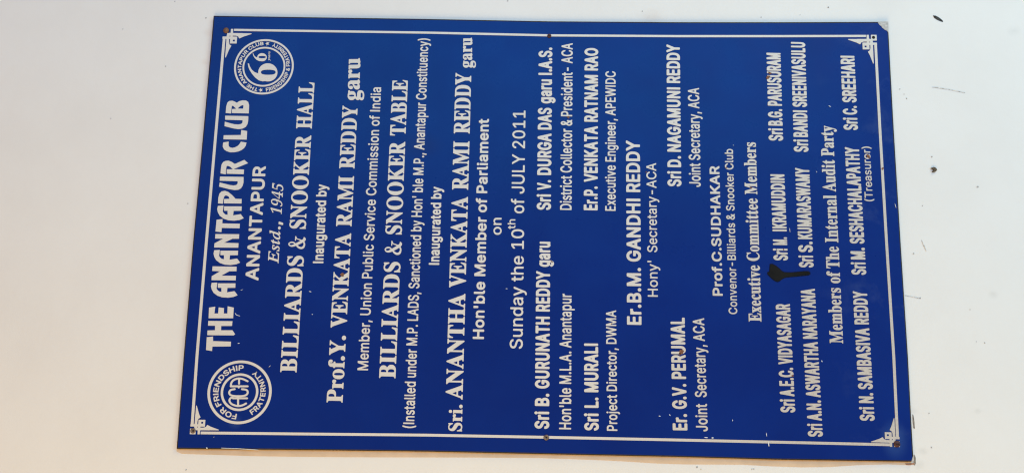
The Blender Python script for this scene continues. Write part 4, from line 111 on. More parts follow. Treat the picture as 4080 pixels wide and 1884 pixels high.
'M68':{"&":[627,[303,1004,366,978,411,934,443,878,456,816,456,728,441,672,404,603,340,528,337,503,422,370,435,378,444,441,459,464,534,469,564,453,567,353,528,191,603,51,603,26,584,9,478,9,428,50,372,14,322,-4,191,0,134,27,82,78,32,172,19,291,34,378,59,436,138,541,94,647,76,722,76,803,89,872,128,942,178,985,241,1005],[276,853,234,838,210,772,221,709,237,672,253,660,272,670,297,703,324,766,313,822],[222,397,196,378,166,323,159,241,178,191,203,163,241,145,284,146,335,172,348,203,248,372]],"'":[304,[184,991,201,978,206,959,199,628,175,597,109,595,86,609,76,653,70,966,79,984,97,993]],"(":[394,[316,1048,332,1034,336,1009,259,709,225,409,239,253,265,116,337,-141,332,-159,316,-173,247,-175,222,-166,203,-141,134,72,101,259,94,491,127,753,196,1003,211,1034,228,1048]],")":[394,[134,1048,159,1024,186,959,241,734,269,528,269,303,235,91,160,-147,134,-173,59,-175,34,-165,26,-134,110,159,137,347,138,466,110,691,27,1022,47,1048]],",":[280,[184,185,203,168,205,134,139,-191,116,-216,47,-216,30,-203,25,-178,65,166,91,187]],"-":[634,[453,504,470,491,475,466,474,378,455,353,159,350,128,370,126,478,145,503]],".":[280,[153,210,184,187,207,153,211,72,178,14,147,-3,116,-5,83,9,52,47,45,147,84,203,109,212]],"A":[670,[372,992,401,959,641,28,628,11,609,6,534,6,509,16,448,234,428,265,228,269,209,264,197,247,135,22,109,7,22,9,2,28,2,59,241,966,272,993],[322,703,303,675,249,453,251,434,266,426,372,425,391,441]],"C":[710,[416,1004,472,986,522,954,585,884,636,784,654,672,628,651,534,655,473,784,441,817,403,837,334,844,265,809,208,728,170,597,163,472,190,316,220,247,253,201,309,164,353,154,409,165,462,203,492,247,520,328,534,345,634,348,653,330,656,303,617,172,585,116,537,59,484,21,441,2,309,-6,259,7,201,41,128,115,86,184,57,266,33,391,32,603,71,778,97,835,144,903,209,966,272,997,316,1006]],"D":[700,[366,991,441,967,511,916,566,847,611,747,636,628,644,466,630,334,610,253,582,184,536,116,479,59,422,27,341,6,78,9,61,22,56,47,59,972,72,989,91,994],[336,834,216,837,194,816,194,191,199,172,216,163,328,165,410,203,463,272,498,378,506,559,479,691,454,747,422,787,387,816]],"E":[588,[503,991,520,978,525,959,524,866,509,843,222,838,196,822,199,591,222,581,480,578,499,553,500,466,495,441,472,426,203,420,194,397,194,191,199,172,216,163,509,157,525,128,522,26,491,6,76,9,61,22,56,47,59,974,91,994]],"H":[719,[616,991,632,978,638,953,632,22,609,7,534,6,516,11,502,28,500,403,491,426,222,431,203,426,194,403,191,28,166,7,72,11,56,47,61,978,84,993,159,994,178,989,191,972,194,616,203,593,472,588,491,593,500,616,502,972,528,993]],"I":[292,[178,991,195,978,200,953,200,41,195,22,178,9,97,6,72,16,62,47,63,959,68,978,84,991]],"J":[558,[453,991,470,978,475,953,475,259,462,172,431,97,359,22,297,-5,191,-4,126,28,52,116,20,241,21,353,47,374,141,370,155,347,165,228,191,176,216,157,253,151,284,160,310,184,337,278,338,966,347,984,366,993]],"L":[554,[172,991,189,978,194,953,196,178,222,162,491,157,505,134,506,41,501,22,484,9,91,6,72,11,59,28,57,966,66,984,84,993]],"M":[868,[759,991,776,978,781,953,776,22,753,7,684,6,666,11,652,28,650,503,641,546,621,509,486,34,466,11,441,6,378,9,353,34,216,509,197,546,188,503,185,28,159,7,72,11,56,47,61,978,84,993,191,994,216,989,228,976,407,347,422,326,435,347,611,972,641,993]],"P":[623,[378,991,428,973,472,943,510,903,548,834,569,734,569,609,556,541,518,453,441,377,372,351,222,350,199,341,191,28,166,7,78,9,61,22,56,47,59,972,72,989,91,994],[312,841,216,843,196,828,194,528,209,502,291,501,359,514,399,547,425,603,436,678,417,766,384,816]],"S":[625,[366,1004,447,966,519,891,554,803,557,722,528,706,441,711,384,818,341,844,291,850,247,838,209,809,184,753,184,697,201,659,234,628,441,535,518,466,548,416,566,359,568,228,536,122,460,34,384,-4,259,-12,203,0,159,21,84,91,38,191,26,259,30,291,59,306,147,301,163,284,184,216,207,184,253,155,303,146,366,164,409,203,435,272,430,322,410,359,384,381,172,477,97,545,71,584,53,634,44,759,77,872,103,912,159,966,247,1005]],"W":[946,[897,991,916,972,916,941,732,22,709,7,616,6,597,11,583,28,474,578,459,610,440,566,334,31,303,7,197,11,178,41,140,228,2,928,5,978,28,993,103,994,122,989,136,972,245,397,259,368,274,403,383,972,397,989,416,994,497,994,523,984,537,959,640,416,659,367,672,397,780,966,791,984,809,993]],"a":[549,[278,766,341,753,391,724,437,672,462,616,475,534,474,34,466,16,447,7,372,7,334,24,253,-10,184,-11,103,21,39,97,19,166,21,303,52,372,103,420,166,448,329,484,343,509,337,547,322,584,303,603,247,612,192,584,153,522,122,514,47,545,33,584,72,672,122,723,197,760],[328,328,228,310,172,283,153,248,150,216,158,184,178,158,216,140,241,140,305,178,324,209,342,272,342,316]],"b":[596,[153,991,170,978,175,959,179,728,197,727,241,756,303,768,359,760,403,741,453,700,491,647,535,522,544,466,544,291,510,147,473,78,428,32,386,3,341,-10,253,-5,184,33,153,9,72,7,53,16,45,34,45,966,66,991],[316,609,259,604,219,566,190,497,175,403,184,291,209,209,241,164,291,144,341,159,373,197,398,259,412,341,411,428,385,534,356,584]],"c":[557,[291,766,372,747,441,693,491,609,505,541,484,513,403,490,379,509,347,578,316,603,266,611,220,591,184,534,158,434,157,328,177,234,213,172,266,144,303,147,334,164,360,197,384,253,403,266,491,244,508,228,511,209,479,116,416,38,353,0,266,-12,171,16,84,103,39,209,19,334,19,403,40,547,64,616,102,678,184,748]],"d":[596,[503,991,520,978,525,953,523,28,497,7,428,6,384,33,297,-10,203,-4,153,21,101,72,46,178,19,353,26,491,45,572,96,678,145,728,178,748,266,768,328,756,372,730,383,734,391,974,416,993],[292,609,247,607,202,572,177,522,156,428,157,328,177,234,216,169,272,144,316,157,355,203,385,297,394,378,385,459,366,528,335,584]],"e":[568,[291,766,347,754,397,729,472,641,500,572,516,491,519,359,514,334,491,320,184,319,163,309,168,253,191,201,222,164,259,145,297,142,341,161,386,234,403,248,484,227,510,203,510,172,492,122,434,44,359,-1,272,-12,216,-4,172,15,128,50,84,103,34,228,19,403,40,547,64,616,102,678,184,748,222,761],[297,609,253,609,210,584,178,534,166,471,191,462,372,468,379,491,359,549,330,591]],"g":[597,[278,766,334,754,378,724,428,756,497,755,523,734,525,-3,500,-134,450,-209,366,-262,253,-275,178,-260,122,-225,58,-147,45,-116,47,-88,103,-37,134,-26,159,-39,195,-91,222,-111,272,-125,316,-116,349,-97,373,-66,391,46,372,49,303,15,234,13,184,27,125,66,71,134,40,209,19,341,19,409,45,572,88,666,134,718,176,747,216,761],[292,609,247,607,202,572,171,503,156,428,157,334,177,247,216,189,272,165,322,180,354,216,381,284,394,372,385,466,366,534,334,586]],"i":[251,[128,1023,159,1006,186,972,192,897,181,866,153,834,91,827,64,841,39,872,33,953,46,984,72,1011,97,1023],[153,754,170,741,175,716,174,34,153,9,72,7,53,16,44,41,45,728,66,754]],"j":[251,[128,1023,159,1006,186,972,192,897,181,866,153,834,91,827,64,841,39,872,33,959,66,1009,97,1023],[153,754,170,741,175,716,174,-97,148,-178,103,-231,59,-254,-9,-262,-28,-252,-37,-234,-35,-128,-22,-111,27,-91,44,-41,45,728,66,754]],"l":[281,[153,991,170,978,175,953,176,203,191,158,234,145,252,128,267,41,253,11,209,0,147,3,97,31,59,84,44,159,45,966,66,991]],"n":[576,[316,766,378,754,422,724,460,678,487,616,500,541,498,28,484,11,459,6,391,9,371,28,367,503,336,584,309,604,278,612,247,603,216,579,184,503,175,441,173,28,147,7,66,9,49,22,44,47,46,734,66,754,134,756,159,751,191,729,247,758]],"o":[583,[291,766,353,754,409,723,447,685,485,628,510,566,530,472,531,297,498,153,449,72,404,28,366,5,266,-12,171,16,84,103,39,209,19,334,19,403,40,547,64,616,102,678,184,748],[298,609,247,606,209,578,177,516,156,422,157,328,177,234,216,169,272,144,322,155,359,196,385,259,400,341,399,428,379,516,341,584]],"p":[596,[322,766,378,754,428,724,466,684,510,609,544,466,544,291,529,203,505,134,473,78,391,6,334,-11,284,-12,234,2,191,32,179,28,172,-243,147,-262,66,-260,49,-247,44,-222,46,734,72,755,141,756,191,724,241,756],[316,609,259,604,219,566,190,497,175,403,184,291,209,209,241,164,291,144,341,159,373,197,398,259,412,341,411,428,385,534,356,584]],"r":[375,[316,767,341,753,349,734,345,616,328,602,272,605,234,591,202,559,183,509,175,453,173,28,147,7,66,9,49,22,44,47,46,734,72,755,147,755,184,734,247,763]],"s":[516,[266,766,341,748,400,703,441,634,455,591,454,559,422,533,353,521,336,534,292,603,241,617,209,606,187,584,172,547,175,522,209,480,347,430,418,378,460,303,469,203,448,116,393,41,322,0,222,-12,141,9,84,53,38,128,26,178,28,211,59,236,128,248,147,234,189,159,216,145,253,140,291,153,312,172,330,209,328,241,297,279,153,333,82,391,44,466,38,566,64,659,122,725,189,759]],"t":[332,[172,923,193,897,199,766,216,757,280,753,300,722,300,647,291,623,272,613,209,610,194,584,196,184,216,155,272,148,290,134,311,41,296,9,234,-6,172,3,141,17,97,58,77,97,62,166,62,591,49,609,-3,618,-19,647,-14,741,3,754,49,759,60,772,68,909,91,924]],"u":[577,[478,754,495,741,500,716,497,26,472,7,409,6,359,33,303,3,259,-6,172,7,134,32,88,84,52,184,44,259,47,736,72,755,134,756,159,751,173,734,175,309,184,241,216,172,241,155,272,150,303,158,330,178,366,266,371,734,397,755]],"v":[549,[497,754,516,734,516,703,330,28,303,7,213,9,184,47,3,703,2,734,16,751,34,756,109,755,134,740,246,328,259,309,274,328,384,739,409,755]],"x":[535,[472,754,491,734,486,703,335,384,492,66,495,22,466,6,391,6,366,15,272,200,253,219,234,200,141,16,109,6,22,11,9,28,12,59,172,391,20,703,18,741,47,756,128,756,153,747,253,557,270,572,359,747,384,756]],"y":[549,[497,754,518,728,510,678,279,-147,236,-216,191,-251,141,-262,59,-255,43,-241,38,-222,57,-128,78,-109,128,-108,147,-96,173,-41,187,28,3,703,3,736,16,751,41,756,109,755,134,740,246,328,259,309,274,328,384,739,409,755]],"_space":0.251},
'R98':{"0":[891,[478,1010,553,991,622,956,687,897,723,847,761,766,785,672,800,553,800,441,785,322,762,234,699,116,635,53,574,16,516,-4,409,-12,334,3,266,34,200,84,152,147,121,209,90,309,75,416,75,584,108,753,139,828,184,893,246,953,303,985,397,1011],[475,866,384,862,341,841,314,816,258,709,231,572,233,416,251,316,275,247,334,165,378,141,428,131,510,147,573,203,619,303,644,447,636,616,604,741,547,828,509,854]],"1":[891,[522,998,544,984,550,959,552,159,572,144,753,137,769,109,766,22,747,3,722,0,153,3,137,16,131,34,132,116,147,137,359,144,385,159,388,784,384,811,366,816,197,696,172,688,151,709,152,828,166,847,372,992,403,1000]],"2":[891,[478,1010,534,999,597,973,653,936,697,892,728,842,748,784,749,672,723,591,666,503,591,413,356,172,349,153,372,144,746,141,768,116,766,22,747,3,722,0,128,3,112,16,106,34,114,122,534,571,579,641,599,722,585,784,547,835,491,862,409,869,347,853,307,822,284,790,260,709,247,694,134,689,116,699,107,722,125,816,182,909,259,967,316,994,384,1010]],"J":[782,[641,998,663,984,669,959,669,297,660,216,641,151,609,102,566,57,453,0,391,-12,322,-12,203,21,128,75,70,153,45,259,47,342,78,362,172,362,195,353,205,334,221,216,244,178,284,146,334,133,378,133,429,147,466,176,492,222,506,291,507,972,516,989,534,998]],"L":[776,[228,998,247,989,256,966,259,157,284,144,691,140,707,128,712,103,711,28,691,3,147,0,122,3,103,21,101,972,109,989,128,998]],"S":[879,[491,1010,609,979,703,919,741,878,773,822,790,747,784,724,753,713,653,716,634,731,602,803,572,831,503,860,422,869,328,849,277,816,246,759,249,691,276,653,328,620,603,535,722,466,768,416,791,372,805,316,806,259,779,159,753,120,691,59,622,20,553,-4,409,-18,272,8,166,64,108,122,77,178,58,247,62,278,91,293,197,290,219,272,252,197,284,168,384,134,466,132,553,153,612,197,642,253,638,322,612,359,566,389,297,471,177,534,126,584,96,634,83,691,82,753,94,809,121,866,159,912,216,954,322,999,403,1012]],"U":[1015,[872,998,891,989,900,966,900,328,881,228,848,159,806,103,747,56,697,28,603,-5,547,-12,422,-10,328,15,247,58,178,119,141,171,101,284,106,984,134,999,222,999,245,991,255,972,256,359,283,253,328,194,378,158,447,139,534,138,603,152,659,184,691,216,722,272,738,347,739,972,747,989,766,998]],"Y":[927,[866,998,887,984,885,959,541,409,534,21,503,1,397,3,381,16,375,34,370,409,27,953,20,984,59,1000,159,999,192,984,453,580,475,597,716,984,747,999]],"a":[768,[434,760,522,735,584,698,628,649,654,597,669,509,666,22,641,2,547,1,522,11,509,41,497,46,428,8,372,-10,309,-16,222,-4,127,41,83,84,60,122,38,222,58,316,103,374,178,416,266,441,491,476,512,503,505,547,467,603,409,624,341,624,284,607,191,524,91,549,69,566,66,584,119,666,153,698,209,730,316,761],[496,341,322,316,234,288,216,272,199,234,197,209,209,172,245,141,291,126,372,126,428,144,472,178,503,234,512,316,508,334]],"d":[836,[709,998,732,984,738,959,734,21,709,2,609,2,587,16,572,59,484,8,428,-11,328,-12,259,8,203,38,147,84,96,153,67,222,51,303,50,441,63,516,86,578,159,678,209,716,291,754,341,762,434,760,497,738,572,692,581,716,584,979,609,998],[425,622,334,616,278,584,234,522,207,422,209,322,225,253,246,209,303,149,384,126,459,137,518,178,560,247,581,341,579,428,547,534,491,599]],"e":[797,[453,760,522,741,584,710,634,669,673,622,704,566,729,472,728,339,716,325,691,319,228,318,210,297,228,234,259,184,296,153,384,126,447,127,503,145,591,232,702,209,721,184,674,97,584,27,472,-11,347,-11,272,9,208,41,144,97,103,147,71,216,52,291,51,447,63,509,94,584,126,634,190,697,303,754,353,762],[431,622,359,623,284,591,239,541,214,484,216,465,241,456,559,461,566,484,528,567,491,601]],"f":[507,[422,1035,466,1022,483,1003,459,912,434,892,353,894,322,884,296,841,294,784,309,758,422,756,445,747,456,722,455,647,447,630,428,620,316,618,297,606,293,28,284,11,266,2,166,2,147,11,138,34,137,597,122,617,28,619,3,630,-6,653,-5,728,3,745,22,755,109,756,132,766,146,903,177,959,203,985,309,1035]],"h":[808,[209,998,228,989,237,966,242,703,259,701,328,742,384,760,491,760,541,748,609,710,653,667,680,622,706,509,706,34,700,16,684,3,584,1,553,21,544,516,523,566,497,595,459,614,403,624,341,612,299,591,271,559,246,509,238,453,232,16,209,2,128,0,103,3,84,21,82,972,91,989,109,998]],"n":[808,[491,760,541,748,616,705,666,647,691,591,706,509,703,21,684,3,659,0,578,2,553,21,544,516,523,566,497,595,459,614,403,624,341,612,299,591,271,559,246,509,238,453,234,21,203,1,97,7,81,41,84,736,109,755,203,755,225,741,234,698,247,693,359,754,403,762]],"o":[818,[459,760,528,741,592,709,691,609,741,491,750,434,749,297,710,172,674,116,609,52,528,9,466,-10,341,-11,272,9,203,44,109,141,71,216,52,291,51,447,63,509,94,584,126,634,190,697,259,736,316,755],[431,622,341,616,278,581,234,516,207,416,209,316,246,209,297,153,378,126,459,134,518,166,567,234,593,328,592,428,561,528,509,591]],"t":[457,[234,930,253,920,261,903,268,766,291,756,384,755,403,745,411,728,412,653,403,630,378,619,278,617,262,591,264,184,275,153,291,139,328,131,378,136,408,116,424,53,422,22,403,3,372,-5,291,-6,234,7,166,46,134,84,106,172,104,603,84,618,16,622,-5,647,-6,722,3,745,22,755,91,758,103,769,106,897,116,920,141,931]],"u":[808,[678,755,700,741,706,716,700,16,672,1,579,3,562,16,547,63,459,14,397,-6,291,-4,197,34,127,103,89,203,81,266,87,741,109,755,191,756,216,753,234,736,238,291,246,234,265,191,297,158,334,140,384,131,453,144,491,165,516,191,543,247,550,291,553,736,578,755]],"y":[768,[703,755,725,741,726,709,385,-153,318,-228,259,-260,166,-275,91,-259,77,-228,103,-142,122,-129,197,-131,228,-117,260,-72,288,16,20,716,19,741,47,756,141,756,166,750,182,734,372,235,391,256,568,734,597,755]],"_space":0.362},
'C64':{".":[286,[147,248,181,228,216,184,223,84,203,41,178,14,109,-5,66,11,37,41,14,91,14,153,31,197,65,234,103,249]],"A":[653,[347,998,384,980,404,941,624,97,628,41,609,15,578,2,509,1,472,11,447,41,391,242,366,250,234,250,207,234,162,59,141,20,91,1,3,8,-22,28,-29,66,203,959,221,984,247,996],[304,578,289,566,267,478,269,459,284,451,322,452,335,466]],"B":[623,[341,998,409,979,449,953,506,891,537,822,550,753,549,653,535,603,495,522,548,441,573,359,575,247,562,178,505,78,422,21,334,0,66,6,34,28,25,59,28,959,47,985,84,999],[322,797,234,800,209,787,206,634,219,609,316,608,341,622,359,647,371,703,366,747,347,782],[338,403,234,406,212,397,206,228,216,205,328,201,378,228,392,266,391,328,375,372]],"D":[681,[322,998,416,972,472,936,547,854,591,766,616,678,631,559,631,434,610,297,585,222,541,141,493,84,434,40,372,15,303,1,78,2,39,22,25,59,27,953,47,985,84,999],[306,797,228,799,207,778,206,228,212,209,228,201,316,207,379,241,419,303,449,434,449,572,416,703,372,767]],"E":[576,[466,998,498,984,517,953,519,859,509,828,488,809,453,801,216,795,206,772,206,634,212,616,228,607,428,606,472,596,498,559,497,447,478,421,441,408,216,401,206,378,206,228,212,209,228,201,453,200,497,189,523,153,522,41,497,11,453,0,103,0,59,8,34,28,25,66,28,959,53,989,91,999]],"G":[704,[366,1010,466,979,547,910,585,859,616,797,641,709,642,666,628,639,603,624,503,624,472,647,429,747,391,788,359,803,322,806,259,774,208,684,182,553,189,397,221,284,259,228,296,203,328,194,359,195,391,209,439,259,460,316,458,341,441,350,341,358,320,372,308,397,310,509,328,535,366,549,578,550,628,535,649,497,650,341,628,228,566,107,499,41,459,16,334,-12,253,2,184,34,113,103,77,153,33,253,9,359,0,553,31,741,64,822,103,885,176,959,214,984,303,1010]],"H":[700,[572,998,611,978,625,941,619,34,594,9,547,0,478,8,450,34,444,384,434,407,234,412,216,407,206,384,200,34,178,11,147,1,91,1,53,11,31,34,25,66,31,966,56,991,103,1000,172,992,200,966,206,641,216,618,416,612,434,618,444,641,447,959,459,980,484,994]],"I":[298,[159,998,198,978,212,941,212,59,203,28,184,11,103,0,53,15,32,53,31,941,41,972,62,991,103,1000]],"K":[637,[559,998,603,972,607,928,377,578,370,553,605,84,612,59,607,34,584,11,547,1,472,2,434,20,259,350,241,366,219,347,207,316,200,34,178,11,147,1,91,1,53,11,31,34,25,66,31,966,53,989,97,1000,166,994,197,972,206,941,207,709,216,689,234,701,422,980,466,999]],"L":[544,[153,998,192,978,206,941,208,216,228,201,434,200,485,184,505,153,506,53,492,22,466,6,91,1,53,11,28,41,26,947,34,972,59,992]],"M":[840,[709,998,748,978,762,941,762,66,753,28,722,6,659,0,616,11,593,34,587,322,578,359,559,322,485,53,453,11,366,1,334,11,316,28,235,303,216,340,207,303,200,34,178,11,147,1,84,1,47,15,31,34,25,66,25,934,34,972,59,992,103,1000,191,998,234,972,382,453,397,438,412,459,553,966,578,989,603,998]],"N":[708,[578,998,617,978,631,941,625,34,603,11,559,0,491,2,447,26,234,486,216,506,206,478,203,41,184,15,153,2,91,1,53,11,31,34,25,66,31,966,53,989,97,1000,172,998,211,978,414,534,441,496,450,528,453,959,466,980,491,994]],"O":[720,[366,1010,441,991,509,948,554,903,599,834,637,747,660,653,669,578,669,416,654,316,629,228,553,96,509,51,453,14,397,-4,322,-12,234,9,178,40,107,109,71,166,33,253,15,328,0,441,0,559,34,747,109,892,172,955,222,986,303,1010],[359,803,297,798,259,773,234,741,201,659,181,547,183,441,215,297,259,227,297,202,328,194,359,197,397,215,445,272,479,372,493,497,479,628,454,709,412,772]],"P":[609,[334,998,403,979,453,948,491,909,530,847,562,722,562,609,549,534,498,428,428,363,347,334,234,331,212,322,200,34,184,15,153,2,72,4,39,22,25,59,28,959,47,985,84,999],[317,797,228,799,208,784,206,559,222,533,322,534,347,548,366,578,381,634,379,709,359,766]],"R":[614,[334,998,391,984,453,950,512,884,549,803,562,728,554,559,528,488,464,391,582,78,584,41,566,15,528,1,453,1,409,20,390,47,280,334,266,347,234,350,216,345,207,328,200,34,184,15,153,2,72,4,39,22,25,59,28,959,47,985,84,999],[322,797,234,800,209,787,206,578,219,553,322,553,353,571,370,597,381,647,379,722,359,772]],"S":[611,[316,1010,416,979,492,909,543,809,553,709,534,684,503,671,409,676,381,703,347,785,316,806,278,812,241,801,212,772,195,722,201,684,214,659,241,638,418,559,505,484,554,391,562,247,529,134,460,47,378,1,322,-12,247,-12,178,3,138,22,59,96,9,203,3,303,22,329,53,341,147,336,175,309,194,241,209,217,253,191,291,188,337,203,368,234,381,272,378,328,365,353,341,373,172,445,84,513,28,609,13,716,21,784,46,859,109,944,191,994,259,1011]],"T":[614,[522,998,554,984,573,953,575,859,566,828,522,802,391,798,376,778,372,41,354,16,328,4,234,6,203,28,194,59,192,784,172,799,53,801,8,816,-12,853,-9,959,16,989,59,1000]],"U":[700,[572,998,611,978,625,941,625,316,603,203,580,147,541,91,459,20,359,-12,291,-12,228,3,172,32,109,91,58,178,34,253,25,322,28,959,53,989,103,1000,172,992,203,959,209,334,222,277,253,222,291,197,341,194,372,202,404,228,429,278,442,341,447,959,459,980,484,994]],"V":[653,[578,998,622,972,629,922,403,53,386,22,359,6,284,0,241,8,216,28,201,59,-24,916,-28,959,-3,989,47,1000,122,992,151,966,288,441,303,418,318,441,450,966,466,985,497,998]],"Y":[643,[566,998,609,972,617,928,391,409,384,41,366,15,334,2,241,8,216,28,207,53,203,409,-17,909,-22,959,-3,985,34,999,109,999,148,984,284,691,297,682,316,702,439,978,484,999]],"a":[539,[266,779,334,761,378,736,431,678,460,616,475,522,474,53,459,20,422,2,366,1,309,12,234,-11,166,-11,84,22,20,97,-11,197,-5,316,22,379,72,435,141,470,278,501,292,516,291,541,272,577,234,584,197,561,153,502,116,491,28,522,6,547,2,572,40,666,97,729,166,766],[285,303,222,297,178,273,169,222,184,192,222,182,265,203,291,259]],"g":[584,[266,779,353,753,403,767,466,766,497,754,515,728,519,-3,498,-103,441,-194,359,-248,259,-268,178,-254,122,-228,57,-166,21,-103,14,-66,27,-41,91,11,135,28,65,109,19,197,-6,316,-6,447,21,584,78,692,122,736,159,760,228,779],[277,578,234,575,205,547,182,484,170,397,177,322,196,253,222,218,253,206,290,216,315,247,344,372,322,522,297,565],[333,16,316,21,247,8,178,18,168,9,209,-55,259,-71,291,-65,317,-47,335,-9]],"i":[259,[122,1023,147,1014,178,987,206,934,206,878,192,841,166,807,122,778,173,753,193,716,194,66,188,34,172,15,141,2,97,0,40,16,22,41,19,66,19,716,34,748,86,778,22,834,0,903,9,953,41,999,72,1018]],"r":[375,[303,779,334,766,353,741,355,616,325,578,234,568,202,522,194,472,190,41,173,16,147,4,59,6,28,28,19,59,22,728,41,754,72,766,122,768,178,756,247,779]],"u":[565,[447,766,486,747,500,709,497,41,472,11,434,1,384,1,334,17,247,-6,197,-5,147,9,101,41,65,84,40,134,21,203,22,728,47,758,91,769,159,761,188,734,195,278,216,209,234,194,259,189,297,216,317,272,325,341,328,728,341,748,366,763]],"_space":0.236},
'M94':{"'":[401,[247,998,264,984,269,959,254,622,228,601,147,602,130,616,125,634,115,978,141,999]],"(":[524,[434,1054,450,1041,451,1022,377,841,321,628,301,484,300,353,334,159,452,-159,428,-180,341,-181,316,-173,295,-147,200,72,158,253,144,447,177,691,208,809,264,959,303,1034,322,1052]],")":[524,[178,1054,206,1028,241,959,291,828,329,684,356,503,356,316,316,109,230,-109,184,-176,84,-181,60,-172,54,-153,129,28,174,172,199,303,206,453,191,584,156,747,54,1034,78,1055]],"-":[857,[622,498,639,484,644,459,643,384,622,359,228,356,209,361,196,378,195,472,216,498]],"A":[906,[509,998,527,984,541,953,861,66,869,16,834,0,741,1,716,15,629,247,613,266,291,269,272,265,257,247,172,15,141,0,28,5,16,22,21,53,351,978,378,999],[441,778,426,759,321,441,322,422,347,412,553,415,562,441,456,759]],"C":[962,[541,1010,666,979,759,919,842,822,879,741,888,672,859,656,753,661,736,678,711,741,678,787,634,823,578,848,484,862,416,849,366,829,290,766,251,703,226,634,213,559,213,434,228,359,251,297,295,228,347,183,416,151,497,138,591,156,654,191,700,241,736,322,753,339,866,343,884,334,891,309,873,241,842,178,747,71,678,27,609,2,528,-12,459,-12,378,2,297,34,241,70,159,153,108,234,77,322,57,434,57,566,82,697,109,767,159,848,228,918,297,966,378,998,459,1012]],"H":[975,[841,998,857,984,862,959,857,16,834,1,741,0,722,5,709,22,706,409,697,432,278,438,259,432,250,409,247,20,222,1,109,5,94,41,99,984,122,999,209,1000,234,995,247,980,250,609,259,587,678,581,697,587,706,609,709,980,734,999]],"S":[845,[466,1010,572,985,623,959,678,917,725,859,743,822,756,772,751,728,722,713,626,716,606,734,580,797,547,829,491,855,409,867,334,853,266,812,234,747,240,691,259,658,314,622,553,548,678,480,729,428,760,372,774,259,760,191,729,128,687,78,628,34,566,6,491,-11,334,-11,259,6,203,33,122,100,84,153,65,197,53,259,59,284,84,294,193,291,209,275,240,203,272,172,334,143,428,131,522,152,581,191,612,241,614,316,585,359,528,392,278,471,183,522,99,616,83,666,76,741,84,791,109,853,151,909,197,948,266,985,328,1004]],"T":[848,[766,998,782,984,787,966,787,884,772,861,522,856,497,843,493,28,484,10,466,1,357,3,343,16,338,41,335,841,309,856,57,859,38,884,41,980,53,995,78,1000]],"a":[739,[422,760,491,741,553,705,600,653,629,591,644,478,641,22,616,1,522,1,503,10,491,46,478,51,416,8,359,-10,253,-12,209,-4,121,41,59,116,38,203,40,266,58,322,97,374,178,423,471,478,486,497,485,541,453,598,378,624,328,623,272,604,233,578,197,528,178,520,78,550,62,566,62,584,107,659,152,703,197,730,303,761],[481,334,459,339,316,316,228,288,203,266,190,234,190,203,203,172,240,141,297,126,366,131,416,151,455,184,481,234,488,309]],"c":[751,[447,760,529,734,593,691,654,622,681,566,682,541,659,520,559,498,542,509,502,578,447,612,378,624,322,612,284,594,234,534,201,434,201,316,228,228,259,178,284,156,322,138,378,126,434,134,478,153,518,191,546,241,566,254,663,234,683,216,686,197,666,147,636,103,541,21,441,-11,328,-11,241,15,191,46,128,107,96,153,51,278,44,347,51,466,96,597,128,643,191,704,239,734,297,755]],"e":[766,[441,760,553,716,603,675,647,622,685,541,698,484,703,339,672,319,222,318,202,297,215,247,240,197,271,166,316,140,372,126,441,132,491,152,566,235,672,211,688,197,690,178,672,134,634,84,556,22,447,-11,334,-11,259,9,208,34,106,134,71,203,52,272,45,422,59,503,89,584,126,641,191,705,241,736,297,755],[406,622,328,616,259,579,215,509,209,463,234,456,534,459,543,484,509,560,466,601]],"n":[777,[478,760,537,741,593,703,635,653,666,584,681,472,676,16,641,0,559,1,536,16,531,434,519,522,497,572,472,597,428,616,384,620,334,612,284,586,253,547,234,497,228,20,203,1,97,5,81,41,86,741,109,755,203,754,220,741,228,703,241,699,347,756]],"o":[787,[447,760,509,742,578,704,667,603,700,534,717,459,725,384,717,291,700,216,667,147,579,47,509,8,447,-10,328,-11,241,15,191,46,128,107,96,153,51,278,44,347,51,466,96,597,128,643,191,704,239,734,297,755],[406,622,328,614,266,579,228,522,200,422,202,309,234,215,265,172,291,152,378,126,453,140,512,184,548,247,569,334,566,434,530,541,478,597]],"r":[498,[447,760,464,747,469,728,469,647,459,623,434,613,347,611,309,598,264,566,238,516,228,20,203,1,101,3,86,16,81,41,84,736,109,755,197,755,216,746,228,711,241,706,291,741,341,760]],"s":[694,[409,760,484,736,550,691,605,609,615,578,610,559,591,546,497,528,428,606,391,622,341,628,284,618,246,597,223,559,224,522,247,491,283,472,466,423,559,374,598,334,618,297,631,241,629,184,591,96,503,21,397,-11,272,-10,183,16,113,66,63,141,51,184,59,209,91,224,172,235,191,221,222,166,247,146,303,127,353,125,416,140,453,165,472,197,472,234,459,259,428,280,216,340,141,382,103,421,81,459,69,503,70,578,103,654,191,730,291,761]],"t":[440,[228,923,249,897,255,766,278,756,372,754,393,728,394,653,384,628,359,619,266,617,250,591,252,191,262,159,281,141,309,133,366,137,391,119,410,28,391,4,359,-5,278,-6,216,9,159,45,124,91,100,178,99,597,84,617,14,622,-5,647,-6,722,3,746,22,755,84,758,97,769,100,891,109,915,134,925]],"u":[777,[659,754,676,741,681,716,676,16,653,1,553,2,536,16,522,57,434,9,378,-6,278,-4,196,28,121,103,83,209,86,741,109,755,191,756,216,751,228,736,234,247,252,197,278,164,316,144,372,134,416,140,460,159,497,196,518,241,531,341,534,736,559,755]],"y":[739,[684,754,702,734,698,709,373,-147,322,-212,266,-254,166,-275,86,-259,71,-228,97,-141,116,-127,178,-130,222,-110,247,-72,276,16,21,709,19,741,41,755,134,756,172,740,346,253,359,239,373,253,547,740,578,756]],"_space":0.347},
